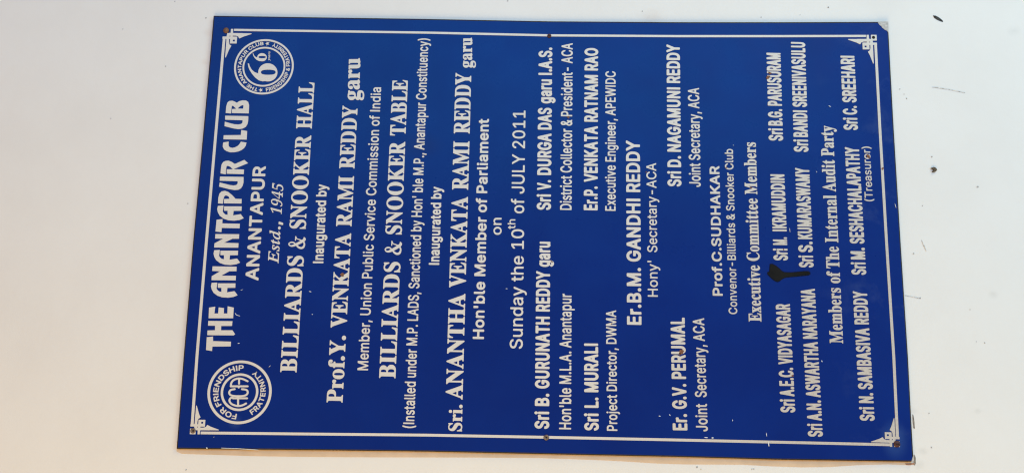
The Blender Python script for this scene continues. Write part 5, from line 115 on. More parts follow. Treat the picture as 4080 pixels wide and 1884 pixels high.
'N70':{"A":[691,[341,1017,360,1003,373,978,627,153,653,97,695,59,698,22,684,5,666,0,347,5,332,28,336,59,401,91,414,116,378,261,353,281,203,281,171,266,135,128,147,93,207,59,212,34,203,10,178,0,-9,2,-29,22,-29,53,22,98,50,159,293,991,309,1014],[272,591,257,572,207,391,228,375,322,376,336,384,338,403,287,572]],"C":[739,[666,1016,682,1003,688,978,688,691,678,660,653,651,629,666,573,803,509,893,434,931,366,924,316,885,277,803,251,684,238,497,245,372,269,247,302,166,353,113,434,89,503,108,572,156,653,256,684,242,702,216,702,197,625,84,578,40,516,3,434,-19,341,-17,272,2,203,45,134,115,83,197,46,297,26,397,20,503,34,647,65,759,109,847,153,905,222,966,278,998,353,1017,434,1017,491,1003,591,961,609,968,634,1009]],"E":[699,[609,998,626,984,631,959,631,709,626,691,609,677,591,677,574,691,541,816,497,872,453,894,397,906,328,905,303,884,300,584,309,564,353,571,385,603,434,759,466,766,485,747,488,291,472,255,453,251,434,260,421,284,406,378,385,428,347,457,309,462,300,441,300,153,308,116,334,101,409,101,484,124,522,151,554,191,616,322,634,335,661,334,678,309,633,16,597,0,16,5,1,28,5,59,75,91,93,134,100,216,100,766,85,891,66,915,16,935,6,959,11,984,47,1000]],"I":[420,[372,998,391,978,389,941,321,909,301,859,300,166,316,105,384,66,391,22,378,5,359,0,22,2,2,22,2,53,16,71,66,91,84,109,99,203,100,803,86,897,66,916,10,934,2,978,16,995,34,1000]],"M":[994,[947,998,966,978,966,945,902,903,882,853,881,159,897,97,964,59,969,34,959,10,928,0,628,0,603,5,591,20,593,59,660,97,680,159,681,634,672,674,652,641,466,28,453,9,428,0,404,9,389,34,217,597,191,652,181,609,183,147,203,94,272,65,279,22,266,5,247,0,34,0,10,9,0,34,5,59,66,89,87,116,100,222,100,791,93,872,75,909,11,941,6,966,16,990,47,1000,272,1000,297,990,464,459,484,419,504,441,673,984,703,1000]],"P":[662,[391,998,447,991,522,966,566,931,610,878,638,809,649,728,642,647,623,584,587,528,509,462,441,440,322,437,303,424,302,134,322,92,382,59,387,34,377,9,347,0,28,2,9,22,9,55,24,72,77,97,93,147,94,847,77,903,11,941,9,978,22,995,41,1000],[365,903,322,906,301,878,300,553,305,534,322,526,366,534,397,559,418,603,431,684,416,834,398,878]],"T":[670,[628,998,645,984,650,959,650,703,634,674,609,671,587,691,560,809,522,872,485,897,447,909,431,903,425,884,426,147,447,92,520,59,520,16,484,0,141,5,126,28,130,59,197,94,218,147,218,891,209,906,191,908,126,872,90,809,59,687,43,672,20,672,0,703,5,984,41,1000]],"a":[548,[266,710,334,700,392,672,428,634,460,559,469,497,470,141,476,128,510,109,522,78,511,53,475,16,422,-16,353,-13,291,38,203,-8,147,-19,116,-14,78,3,51,28,28,66,15,109,15,197,53,285,141,362,278,434,288,459,287,547,273,597,247,620,209,622,191,613,184,597,206,522,205,478,191,447,146,409,103,407,78,416,49,447,33,491,33,547,45,591,72,631,134,685,191,705],[273,334,236,309,207,247,201,172,214,128,228,116,259,126,286,166,287,316]],"b":[574,[209,998,226,984,231,966,234,686,247,680,328,710,372,706,422,685,474,634,505,584,530,509,544,422,542,303,505,147,466,77,403,15,347,-13,272,-18,228,-4,159,43,91,-17,72,-22,55,-9,50,16,49,841,40,903,-1,941,-5,972,4,991,22,999],[303,584,278,588,253,573,231,516,232,147,247,91,278,71,309,80,330,109,356,253,349,491,332,553]],"c":[471,[297,710,359,691,410,647,441,584,442,503,429,472,397,441,366,431,334,437,303,464,290,491,278,611,253,623,229,609,209,566,194,484,194,334,209,247,238,172,284,128,309,121,341,128,416,184,441,172,452,141,405,66,341,8,284,-16,216,-18,166,-3,138,16,84,71,51,128,14,266,13,397,46,534,94,616,153,674,197,698,247,711]],"d":[588,[484,998,501,984,506,959,507,184,516,122,557,84,560,47,541,27,359,-16,341,-13,316,14,241,-17,172,-14,121,16,82,59,52,109,28,178,13,272,12,391,38,528,90,634,153,691,228,710,303,685,322,690,322,884,306,916,255,941,250,966,259,990,291,1000],[276,591,247,584,227,559,200,416,209,191,227,128,259,102,297,122,319,166,325,203,324,528,309,566]],"e":[482,[253,710,334,685,405,609,441,516,455,378,447,360,428,351,209,345,201,309,225,197,253,152,297,132,347,144,409,213,434,205,453,172,422,102,359,26,284,-14,216,-19,178,-10,128,20,58,109,20,228,13,409,40,534,97,635,166,692],[255,622,234,619,222,605,202,534,201,466,222,444,278,446,293,466,280,591]],"f":[348,[303,1016,347,1000,392,959,416,916,425,859,416,809,397,776,366,753,328,752,301,766,275,797,259,847,275,916,263,922,253,903,246,709,259,696,321,684,331,628,316,593,259,585,244,566,244,153,258,91,316,65,323,22,309,5,291,0,28,2,9,22,9,53,51,91,62,134,62,559,53,582,11,603,9,672,60,709,71,859,114,947,152,984,191,1006,241,1018]],"h":[605,[222,998,239,984,244,966,247,667,266,664,334,705,416,704,467,672,511,597,525,516,526,128,536,91,566,65,575,41,570,16,553,2,47,0,22,5,9,22,11,59,52,91,62,134,62,872,53,909,18,941,13,972,23,991,41,999],[324,566,303,570,278,555,253,522,244,491,244,134,258,84,291,69,329,84,344,134,344,497,336,547]],"i":[324,[178,1011,209,993,236,959,249,922,249,859,234,820,209,788,178,768,147,764,109,778,78,814,64,847,58,903,71,953,109,999,134,1012],[228,691,245,678,250,659,250,109,259,85,289,59,291,22,278,5,259,0,28,2,9,22,9,53,53,90,62,128,62,559,53,605,16,639,15,672,28,689,47,694]],"l":[326,[228,998,245,984,250,959,250,109,259,85,289,59,293,28,284,10,266,1,34,1,11,16,6,41,16,65,53,90,62,128,62,866,54,909,18,941,13,972,23,991,41,999]],"m":[871,[641,710,684,703,722,684,759,641,778,597,794,491,794,116,803,88,841,53,834,10,803,0,47,0,16,9,9,53,52,91,62,134,62,559,52,603,15,641,22,684,47,694,209,694,259,662,309,697,372,709,428,697,503,636,572,691],[592,566,572,570,547,555,527,528,519,497,519,109,534,81,566,71,601,91,612,134,612,491,603,547],[317,566,297,570,272,555,253,528,244,491,244,122,256,84,291,71,325,84,337,128,337,503]],"n":[605,[372,710,422,702,461,678,497,630,516,578,525,516,526,128,536,91,572,55,570,16,534,0,22,5,9,22,9,53,52,91,62,128,62,553,52,603,15,641,18,678,47,694,209,694,259,662,316,698],[324,566,303,570,278,555,253,522,244,491,244,134,258,84,291,69,329,84,344,134,344,497,336,547]],"o":[537,[272,710,322,700,366,678,448,591,473,541,498,453,506,297,479,166,424,66,341,-4,297,-17,234,-19,178,-4,147,15,91,70,64,109,21,222,13,409,46,547,95,628,133,666,184,697],[277,622,247,625,221,597,200,466,208,147,228,85,259,66,284,77,300,103,319,234,312,522,300,584]],"r":[461,[372,710,418,691,454,641,462,566,453,521,416,479,372,469,341,483,299,534,284,538,265,516,251,466,252,109,267,84,320,59,320,16,284,0,22,5,9,22,9,53,53,90,62,128,62,559,53,605,15,641,18,678,47,694,209,694,228,689,247,660,259,656,316,698]],"s":[462,[372,710,389,697,394,672,394,503,378,474,353,471,336,484,304,566,259,616,228,624,203,616,187,597,181,566,203,508,334,412,373,372,397,330,412,272,412,178,391,91,347,27,284,-12,203,-17,122,14,80,-16,57,-16,43,-3,38,22,38,228,53,257,78,260,96,247,133,141,184,81,216,71,247,79,267,103,275,141,253,204,109,314,58,384,38,472,39,522,58,597,88,647,153,699,222,712,322,688]],"t":[371,[222,929,243,903,247,707,259,696,322,689,338,653,327,597,259,585,244,566,244,153,253,135,272,135,303,184,322,191,347,178,359,153,330,78,284,19,234,-11,178,-19,141,-11,109,7,84,34,65,78,56,134,56,559,51,578,18,603,13,641,22,669,116,802,179,916,197,929]],"u":[596,[497,691,514,678,519,659,520,134,528,116,570,84,570,47,547,27,466,16,366,-16,341,-9,322,26,234,-17,172,-17,134,-4,84,47,59,122,50,197,49,578,41,606,3,639,5,678,34,694,197,694,222,689,234,674,238,172,247,134,272,116,316,140,331,184,331,572,321,603,280,634,278,674,309,694]],"v":[490,[466,691,485,672,485,641,448,603,427,553,269,9,253,-14,222,-16,203,-3,189,28,36,553,16,603,-20,634,-23,672,-9,689,9,694,234,694,259,684,268,666,267,641,224,609,220,591,271,403,284,386,299,403,349,584,342,609,299,634,299,678,328,694]],"x":[510,[472,691,491,672,489,641,419,566,332,403,458,122,503,55,501,16,472,0,234,5,219,22,217,47,229,66,259,84,261,103,228,181,209,200,177,159,152,97,158,78,200,47,202,28,190,9,159,0,3,5,-12,28,-8,53,61,122,162,309,42,578,-8,634,-7,678,28,694,241,694,278,675,322,694],[288,634,278,637,248,616,241,597,270,528,284,514,309,539,336,597,328,614]],"y":[481,[459,691,479,672,479,641,447,606,427,559,260,-66,216,-191,186,-241,141,-281,103,-293,47,-288,6,-259,-19,-222,-31,-159,-17,-97,22,-53,72,-46,111,-72,134,-137,147,-140,175,-84,193,9,36,547,16,599,-22,639,-22,674,9,694,234,694,259,684,268,666,267,641,226,609,220,584,265,416,284,381,304,416,344,578,337,609,296,641,299,678,328,694]],"_space":0.287},
'C46':{".":[215,[103,242,137,222,163,184,168,72,157,41,130,9,109,-3,78,-6,47,8,12,47,1,91,1,147,12,191,41,225,66,241]],"A":[479,[253,998,280,984,297,953,460,78,460,34,447,14,422,2,359,1,328,14,309,53,272,244,253,256,184,256,158,234,116,28,78,2,9,2,-23,22,-30,59,134,947,146,978,166,994],[216,516,199,466,216,446,228,451,233,466]],"B":[458,[241,998,291,982,336,947,370,897,393,834,406,684,393,597,363,522,399,453,417,384,416,197,385,97,350,53,309,21,234,1,53,2,22,21,13,47,13,959,27,984,53,998],[223,803,178,806,158,791,156,628,172,602,209,601,227,609,254,666,254,753,241,786],[230,409,178,412,158,397,156,222,172,196,241,199,272,253,268,347,251,391]],"C":[507,[259,1010,303,998,348,972,416,891,460,766,468,666,459,646,434,628,353,631,328,656,305,741,273,797,241,812,209,796,183,753,159,684,138,553,138,447,159,316,197,221,216,198,241,188,266,196,287,222,328,344,353,369,409,375,447,366,467,341,469,291,444,172,391,72,316,8,241,-12,178,2,122,39,72,102,40,166,15,253,-6,391,-6,597,26,791,72,898,159,988,197,1005]],"D":[500,[228,998,309,966,368,909,405,853,431,778,462,559,462,434,448,297,423,197,392,128,368,91,316,40,272,15,216,1,53,2,22,21,13,47,13,959,27,984,53,998],[221,803,172,804,156,778,156,222,166,199,184,194,241,209,272,253,304,353,319,484,311,603,294,691,260,772]],"E":[424,[341,998,366,986,379,966,377,834,341,808,166,801,156,778,156,628,162,609,178,601,316,599,347,586,362,553,360,447,347,427,322,414,184,412,162,403,156,222,162,203,178,194,334,193,366,180,381,147,379,34,359,9,334,1,47,3,21,22,12,53,15,966,34,991,59,999]],"G":[516,[259,1010,329,984,372,950,404,909,448,816,474,666,466,646,440,628,353,631,328,654,298,753,272,796,241,811,209,796,183,753,159,684,138,553,138,447,164,297,196,222,229,191,267,197,304,253,323,322,320,347,241,362,213,397,215,509,234,534,259,543,422,544,461,528,475,497,475,328,454,197,409,95,328,13,241,-12,178,2,122,39,78,91,40,166,9,278,-6,391,-6,597,26,791,78,909,119,959,166,992,222,1010]],"H":[513,[416,998,447,979,456,953,453,32,434,9,409,1,353,2,321,22,312,53,310,403,291,418,184,419,166,413,156,391,154,34,121,3,47,3,21,22,12,53,16,968,34,991,59,999,116,998,148,978,156,947,158,622,178,607,284,606,303,612,312,634,315,966,347,997]],"I":[224,[122,998,153,979,162,953,162,47,154,22,134,6,72,0,34,14,19,47,19,953,27,978,47,994]],"K":[468,[409,998,445,972,447,934,275,559,442,84,447,32,428,9,397,0,334,2,301,22,191,309,172,335,157,309,153,32,121,3,47,3,21,22,12,53,16,968,34,991,59,999,116,998,148,978,156,953,157,759,166,738,184,756,294,978,328,998]],"L":[401,[116,998,147,979,156,953,157,216,178,194,322,193,360,172,369,147,368,41,355,16,328,2,59,1,34,9,15,34,13,959,22,979,47,997]],"M":[614,[516,998,547,979,556,953,552,28,534,9,503,0,447,3,421,22,413,47,412,203,403,238,348,28,309,2,241,6,214,34,184,181,166,231,158,203,152,28,116,2,41,6,17,28,12,53,17,972,41,994,72,1000,146,997,177,972,270,522,284,496,299,522,387,966,428,998]],"N":[519,[422,998,453,979,462,953,459,32,441,9,403,0,341,3,309,28,186,403,166,436,156,397,154,34,121,3,47,3,21,22,12,53,16,968,34,991,66,1000,128,998,160,978,289,591,309,558,319,597,321,966,353,997]],"P":[447,[234,998,278,986,316,962,354,922,385,866,412,734,404,534,373,441,316,369,266,341,162,322,154,34,122,3,53,2,22,21,13,47,13,959,27,984,53,998],[223,803,172,804,157,784,156,553,162,534,178,526,216,526,238,541,267,647,260,734,242,784]],"R":[451,[234,998,291,980,341,943,380,884,404,809,412,741,411,584,385,478,340,397,430,41,416,14,384,1,316,2,283,22,194,328,172,351,156,328,154,34,122,3,53,2,22,21,13,47,13,959,27,984,53,998],[224,803,172,804,157,784,156,572,162,553,178,544,234,556,261,616,269,672,261,734,244,784]],"S":[449,[222,1010,266,998,309,973,360,916,398,822,404,709,391,689,366,677,291,681,266,706,235,797,203,817,183,809,165,784,151,741,153,691,188,628,297,561,379,472,411,366,412,234,391,134,341,50,266,-4,178,-12,103,15,34,91,-4,209,-4,297,9,317,34,330,91,331,116,322,136,297,165,203,203,182,228,190,248,216,266,309,235,378,109,457,33,547,7,634,6,784,27,872,75,947,141,997]],"T":[451,[378,998,403,986,417,966,414,834,378,808,291,804,276,784,274,41,266,21,241,3,172,2,141,21,131,47,131,784,116,804,28,808,-3,827,-12,853,-12,959,3,986,34,999]],"U":[513,[416,998,447,979,456,953,456,291,448,222,411,109,341,25,272,-10,197,-10,140,16,76,78,40,147,21,216,12,278,15,966,34,991,72,1000,122,997,154,966,157,341,186,228,209,195,234,185,261,197,282,228,312,353,315,966,347,997]],"V":[479,[422,998,458,972,461,928,299,47,284,20,259,3,178,2,152,16,138,41,-29,966,-9,991,28,1000,84,997,119,966,202,516,216,481,230,503,314,966,347,997]],"W":[666,[609,998,645,972,649,934,520,28,497,6,466,0,403,3,373,28,323,353,309,384,295,347,252,34,209,2,122,6,95,41,-24,891,-27,972,-3,994,28,1000,84,997,114,972,159,659,166,622,178,609,236,972,253,991,278,999,341,999,366,991,389,953,427,666,434,626,447,608,505,972,541,998]],"Y":[472,[416,998,448,978,455,941,289,403,285,34,253,3,178,2,152,16,138,41,135,416,-25,922,-29,966,-9,991,16,999,84,998,116,980,130,959,201,734,216,722,229,741,303,972,341,998]],"i":[196,[91,1023,122,1006,149,972,156,872,146,841,118,809,91,795,66,794,32,809,3,847,-6,941,6,978,32,1009,59,1023],[103,767,134,748,144,722,144,47,122,9,59,0,22,14,6,47,6,722,15,747,34,763]],"r":[280,[222,773,247,761,260,741,262,622,241,591,178,572,153,516,144,441,142,34,109,3,47,2,16,21,6,47,8,734,22,755,47,767,128,763,172,774]],"_space":0.17},
'YR':{"y":[624,[491,691,558,628,548,503,303,8,66,-266,-47,-317,-141,-300,-181,-241,-153,-151,-72,-132,59,-175,174,-22,85,491,53,578,-20,616,-20,653,166,693,216,677,334,216,445,459,372,566,372,634,416,684]],"e":[597,[428,691,542,622,542,472,416,346,188,266,175,178,201,116,259,88,341,115,428,212,473,166,309,-3,222,-25,84,-4,15,53,-23,141,-30,247,14,403,203,629,303,680],[385,628,277,541,213,347,310,391,391,478,423,578]],"a":[745,[397,691,472,645,516,681,659,668,515,128,547,106,634,195,662,153,562,28,478,-19,372,-9,328,89,184,-16,34,-7,-23,53,-50,159,21,422,203,635],[402,609,307,566,209,397,150,184,191,103,278,140,379,316,431,509]],"r":[578,[522,691,579,628,561,509,491,475,372,511,271,347,153,7,-28,0,106,547,37,641,328,690,316,563,433,678]],"s":[560,[284,691,512,666,472,453,434,460,391,572,334,623,266,625,225,572,410,272,411,97,359,26,272,-19,34,7,-43,-16,-9,242,31,234,103,65,191,39,249,78,248,159,84,394,56,522,128,654]],"_space":0.4}}

# white wall: faint mottling, roller texture, old soft smudges
m_wall, nt, p = mat('white_distemper'); c = coords(nt)
base = ramp(nt, noise(nt, c, 5.5, 4), [(.3, (.795, .772, .745)), (.5, (.82, .80, .775)), (.72, (.838, .822, .80))])
base = mix(nt, mul(nt, noise(nt, c, 60, 3), .10), base, (.74, .72, .69))
for i, (x, z, r) in enumerate(DATA['SOFT']):
    pink = i in (0, 1, 5)
    msk = mul(nt, spot(nt, c, x / 1000, z / 1000, r * .00045, 0, 1.0, (1.0, .75) if pink else (1.3, 1)), mul(nt, ramp(nt, noise(nt, c, 70, 4), [(.3, (.2, .2, .2)), (.7, (1, 1, 1))]), .30 if pink else .26))
    base = mix(nt, msk, base, (.58, .40, .30) if pink else (.40, .40, .38))
nt.links.new(base, p.inputs['Base Color']); p.inputs['Roughness'].default_value = .62; p.inputs['Specular IOR Level'].default_value = .25
n1 = noise(nt, c, 900, 4, .6); n2 = noise(nt, c, 40, 3)
hh = node(nt, 'ShaderNodeMath', operation='MULTIPLY_ADD'); nt.links.new(n2, hh.inputs[0]); hh.inputs[1].default_value = 2.5; nt.links.new(n1, hh.inputs[2])
bump(nt, p, hh.outputs[0], .22, .0008)

# enamel-blue sheet
m_blue, nt, p = mat('blue_enamel'); c = coords(nt)
b = ramp(nt, noise(nt, c, 7, 4), [(.3, (.0001, .0188, .172)), (.7, (.0003, .0240, .204))])
st = ramp(nt, noise(nt, c, 16, 6, .65), [(.56, (0, 0, 0)), (.75, (1, 1, 1))])
low = spot(nt, c, 0, -.48, .16, 0, 1.0, (.25, 1))
b = mix(nt, mul(nt, mul(nt, st, low), .28), b, (.10, .16, .33))
b = mix(nt, mul(nt, spot(nt, c, .112, .175, .024, 0, .8, (1, .6)), .5), b, (.006, .018, .14))
b = mix(nt, mul(nt, spot(nt, c, -.265, .405, .012, 0, 1.0), .35), b, (.05, .11, .30))
b = mix(nt, mul(nt, spot(nt, c, -.272, -.455, .022, 0, 1.0, (.7, 1)), .35), b, (.06, .15, .38))
nt.links.new(b, p.inputs['Base Color'])
rr = ramp(nt, noise(nt, c, 25, 4), [(.3, (.25, .25, .25)), (.7, (.33, .33, .33))]); nt.links.new(rr, p.inputs['Roughness'])
p.inputs['Specular IOR Level'].default_value = .18
bump(nt, p, noise(nt, c, 500, 3), .05, .0004)
m_rim = plain('darkened_sheet_edge', (.016, .013, .014), .7, .5, 300)

# etched letters: bare metal under worn off-white paint
m_let, nt, p = mat('worn_cream_lettering'); c = coords(nt)
g = noise(nt, c, 1400, 3, .7); big = noise(nt, c, 9, 4)
b = ramp(nt, g, [(.30, (.61, .57, .52)), (.5, (.73, .69, .635)), (.75, (.78, .745, .69))])
b = mix(nt, mul(nt, ramp(nt, big, [(.5, (0, 0, 0)), (.8, (1, 1, 1))]), .18), b, (.46, .40, .34))
worn = mul(nt, spot(nt, c, -.22, -.46, .62, 0, .8, (.9, 1.35)), ramp(nt, noise(nt, c, 420, 4, .7), [(.28, (.45, .45, .45)), (.6, (1, 1, 1))]))
b = mix(nt, mul(nt, worn, .75), b, (.47, .405, .345))
nt.links.new(b, p.inputs['Base Color']); p.inputs['Roughness'].default_value = .55; p.inputs['Metallic'].default_value = .05
bump(nt, p, g, .2, .0003)
def tar(name, head, tail):
    m, nt, p = mat(name); c = coords(nt)
    nt.links.new(ramp(nt, noise(nt, c, 90), [(.3, (.008, .008, .0085)), (.7, (.014, .0135, .012))]), p.inputs['Base Color'])
    p.inputs['Roughness'].default_value = .75; p.inputs['Specular IOR Level'].default_value = .12
    k = spot(nt, c, DATA['SMEAR'][0][0] / 1000, DATA['SMEAR'][0][1] / 1000 - .012, .05, 0, .6)
    r = node(nt, 'ShaderNodeMapRange'); r.inputs[3].default_value = tail; r.inputs[4].default_value = head
    nt.links.new(k, r.inputs[0]); nt.links.new(r.outputs[0], p.inputs['Alpha']); return m
m_black = tar('black_tar_paint', .97, .72)
m_thin = tar('thinned_tar_edge', .5, .3)
m_metal = plain('bare_scuffed_metal', (.48, .46, .44), .6, .25, 260, .1, .3)
m_tan = plain('old_tan_paint', (.74, .54, .365), .8, .08, 45, 0, .2)
m_rust = plain('rust', (.20, .085, .045), .85, .5, 700)
m_maroon = plain('rusty_maroon_head', (.085, .030, .026), .6, .4, 500, .2, .4)
m_grey = plain('tarnished_brown_head', (.20, .145, .115), .5, .45, 500, .4, .4)
m_dome = plain('rusty_brown_dome', (.17, .085, .05), .65, .6, 350, .1, .5)
m_dark = plain('dark_hole', (.012, .009, .009), .9, .3, 300)
m_scr = plain('pale_scratch', (.78, .82, .90), .6, .2, 500)
m_speck = plain('grey_dirt_speck', (.42, .405, .39), .9, .4, 300)
m_soot = plain('dark_scuff', (.045, .045, .042), .9, .7, 160)
m_mud = plain('dried_mud', (.10, .075, .05), .95, .6, 260)
m_crk = plain('grey_crack_dirt', (.62, .60, .57), .9, .5, 260)
m_dirt = plain('brown_gap_dirt', (.20, .17, .14), .95, .6, 300)
m_red = plain('reddish_plaster', (.42, .21, .13), .9, .4, 200)

# ------------------------------------------------------------------ helpers
def empty(name, loc, label, cat):
    o = bpy.data.objects.new(name, None); COL.objects.link(o); o.location = loc
    o.empty_display_size = .05; o['label'] = label; o['category'] = cat; return o
def link(name, me, m, parent=None, label=None):
    o = bpy.data.objects.new(name, me); COL.objects.link(o)
    for q in (m if isinstance(m, (list, tuple)) else [m]): me.materials.append(q)
    if parent:
        o.parent = parent
        if parent.type == 'EMPTY': o.matrix_parent_inverse = Matrix.Translation(-parent.location)
    if label: o['label'] = label
    return o
TO_WALL = Matrix(((1, 0, 0, 0), (0, 0, -1, 0), (0, 1, 0, 0), (0, 0, 0, 1)))     # x right, y up -> x, z of the wall; +z -> towards the viewer
def curve_mesh(loops, thick, mmscale):
    cu = bpy.data.curves.new('outline', 'CURVE'); cu.dimensions = '2D'; cu.fill_mode = 'BOTH'; cu.extrude = thick / 2
    for lp in loops:
        s = cu.splines.new('POLY'); s.points.add(len(lp) - 1); s.use_cyclic_u = True
        for q, (x, z) in zip(s.points, lp): q.co = (x * mmscale, z * mmscale, 0, 1)
    t = bpy.data.objects.new('tmp', cu); COL.objects.link(t)
    bpy.context.view_layer.update()
    me = bpy.data.meshes.new_from_object(t.evaluated_get(bpy.context.evaluated_depsgraph_get()))
    bpy.data.objects.remove(t); bpy.data.curves.remove(cu)
    return me
def flat(name, loops, m, parent, front, thick=.0003, label=None, mmscale=.001):
    """closed loops (x, z in mm, holes by even-odd) -> one thin solid whose face is at y = -front (m);
    a pair of loop lists (neighbouring letters kept apart so that they may touch) still makes one mesh"""
    groups = loops if isinstance(loops, tuple) else (loops,)
    bm = bmesh.new()
    for i, g in enumerate(groups):
        if not g: continue
        me = curve_mesh(g, thick, mmscale)
        me.transform(Matrix.Translation((0, -front + thick / 2 - .00004 * i, 0)) @ TO_WALL)
        bm.from_mesh(me); bpy.data.meshes.remove(me)
    me = bpy.data.meshes.new(name); bm.to_mesh(me); bm.free()
    return link(name, me, m, parent, label)
def glyph_loops(key, ch):
    g = GLYPH[key].get(ch)
    if not g: return GLYPH[key]['_space'], []
    return g[0] / 1000, [[(a[i] / 1000, a[i + 1] / 1000) for i in range(0, len(a), 2)] for a in g[1:]]
def text_loops(s, key):
    x = 0; out = []
    for ch in s:
        adv, lps = glyph_loops(key, ch)
        out.append((x, adv, lps)); x += adv
    return out
def line_loops(s, key, ax, az, bx, bz, cap):
    t = text_loops(s, key)
    xs = [x + p[0] for x, a, l in t for q in l for p in q]; lo, hi = min(xs), max(xs)
    d = Vector((bx - ax, bz - az)); L = d.length; d /= L; n = Vector((-d.y, d.x)); sc = L / (hi - lo)
    out = ([], [])
    for i, (x, a, l) in enumerate(t):
        for q in l: out[i % 2].append([(ax + d.x * (x + p[0] - lo) * sc + n.x * p[1] * cap, az + d.y * (x + p[0] - lo) * sc + n.y * p[1] * cap) for p in q])
    return out
def band(pts, w):
    L, Rr = [], []
    for i, p in enumerate(pts):
        a = Vector(pts[max(i - 1, 0)]); b = Vector(pts[min(i + 1, len(pts) - 1)]); d = (b - a).normalized(); n = Vector((-d.y, d.x)) * w / 2
        L.append((p[0] + n.x, p[1] + n.y)); Rr.append((p[0] - n.x, p[1] - n.y))
    return L + Rr[::-1]
def ellipse(x, z, rx, rz, n=72): return [(x + rx * math.cos(2 * math.pi * i / n), z + rz * math.sin(2 * math.pi * i / n)) for i in range(n)]
def blob(x, z, r, n=14, j=.3, st=1.0, ang=0):
    o = []
    for i in range(n):
        a = 2 * math.pi * i / n; q = r * (1 + random.uniform(-j, j)); u, v = q * math.cos(a), q * st * math.sin(a)
        o.append((x + u * math.cos(ang) - v * math.sin(ang), z + u * math.sin(ang) + v * math.cos(ang)))
    return o

# ------------------------------------------------------------------ wall
WALL_Y = .0047
bm = bmesh.new(); bmesh.ops.create_grid(bm, x_segments=24, y_segments=24, size=1.5)
me = bpy.data.meshes.new('wall'); bm.to_mesh(me); bm.free()
me.transform(Matrix.Translation((0, WALL_Y, 0)) @ TO_WALL)
wall = link('wall', me, m_wall); wall['kind'] = 'structure'; wall['label'] = 'off-white painted wall with small specks and smudges'
flat('bare_paint_strip', [DATA['STRIP']], m_tan, wall, -WALL_Y + .0004, .0006, 'tan strip of old paint left bare along the edge of the sign')
for x, z, r in DATA['SPECK']:
    flat('paint_speck', [blob(x, z, r * .21, 9, .35, random.uniform(.6, 1), random.uniform(0, 3))], m_speck, wall, -WALL_Y + .0005, .0007)
flat('scuff_mark', [DATA['GOUGE']], m_soot, wall, -WALL_Y + .0005, .0007, 'dark slanting scuff on the wall')
flat('mud_spot', [DATA['MUD']], m_mud, wall, -WALL_Y + .002, .0022, 'small brown lump of dried mud')
for i, q in enumerate(DATA['CRACK']): flat('hairline_crack', [q], m_dirt if i < 2 else m_crk, wall, -WALL_Y + .0005, .0007)
flat('reddish_patch', [DATA['REDDISH']], m_red, wall, -WALL_Y + .0007, .0009)

# ------------------------------------------------------------------ the sign
sign = empty('inauguration_plaque', (0, 0, -.478), 'dark blue inauguration plaque with cream lettering screwed to the white wall', 'sign')
def make_panel():
    out = [Vector(p) for p in DATA['OUTLINE']]
    n = len(out); area = sum(out[i].x * out[(i + 1) % n].y - out[(i + 1) % n].x * out[i].y for i in range(n))
    if area < 0: out.reverse()
    inn = []
    for i in range(n):
        a, b, c_ = out[i - 1], out[i], out[(i + 1) % n]
        d1 = (b - a).normalized(); d2 = (c_ - b).normalized(); n1 = Vector((-d1.y, d1.x)); n2 = Vector((-d2.y, d2.x)); k = (n1 + n2); k /= max(.4, k.dot(n1))
        inn.append(b + k * 1.75)
    bm = bmesh.new()
    F = [bm.verts.new((p.x / 1000, 0, p.y / 1000)) for p in inn]
    O = [bm.verts.new((p.x / 1000, .0007, p.y / 1000)) for p in out]
    Bk = [bm.verts.new((p.x / 1000, .0025, p.y / 1000)) for p in out]
    f = bm.faces.new(F); f.material_index = 0
    for i in range(n):
        j = (i + 1) % n
        for a, b in ((F, O), (O, Bk)):
            q = bm.faces.new((a[j], a[i], b[i], b[j])); q.material_index = 1
    bm.faces.new(Bk[::-1]).material_index = 1
    bmesh.ops.recalc_face_normals(bm, faces=bm.faces)
    me = bpy.data.meshes.new('panel'); bm.to_mesh(me); bm.free(); return me
link('panel', make_panel(), [m_blue, m_rim], sign)
for k, w in (('left', 3.8), ('top', 3.2), ('right', 3.7), ('bottom', 3.5)):
    flat('border_line', [band(DATA['BORDER'][k], w)], m_let, sign, .0004)
for lp in DATA['ORNAMENT']: flat('corner_ornament', lp, m_let, sign, .00045)
flat('title_lettering', DATA['TITLE'], m_let, sign, .0005, .0004, 'large decorative title lettering, the biggest letters on the sign')
for s, key, ax, az, bx, bz, cap, fr in DATA['LINES']:
    words = s.split() if len(fr) > 2 else [s]
    lp = ([], [])
    for i, w_ in enumerate(words):
        p, q = fr[2 * i], fr[2 * i + 1]
        two = line_loops(w_, key, ax + (bx - ax) * p, az + (bz - az) * p, ax + (bx - ax) * q, az + (bz - az) * q, cap)
        lp[0].extend(two[0]); lp[1].extend(two[1])
    flat('lettering_line', lp, m_let, sign, .0005, .0004)

def arc_text(s, key, cx, cz, r, cap, a0, a1, bottom=False, sx=1.0):
    """letters set on a circle from angle a0 to a1 (degrees); top text reads clockwise, bottom text the other way"""
    t = text_loops(s, key); tot = t[-1][0] + t[-1][1]; out = []
    for x, adv, lps in t:
        f = (x + adv / 2) / tot; a = math.radians(a0 + (a1 - a0) * f)
        rad = Vector((math.cos(a), math.sin(a)))
        up = -rad if bottom else rad
        rt = Vector((up.y, -up.x)); k = abs(math.radians(a1 - a0)) * r / tot
        for q in lps:
            out.append([(cx + rad.x * r + rt.x * (p[0] - adv / 2) * k + up.x * (p[1] - .5) * cap, cz + rad.y * r + rt.y * (p[0] - adv / 2) * k + up.y * (p[1] - .5) * cap) for p in q])
    return out
def star(x, z, r, rot=90):
    return [(x + (r if i % 2 == 0 else r * .42) * math.cos(math.radians(rot + 36 * i)), z + (r if i % 2 == 0 else r * .42) * math.sin(math.radians(rot + 36 * i))) for i in range(10)]

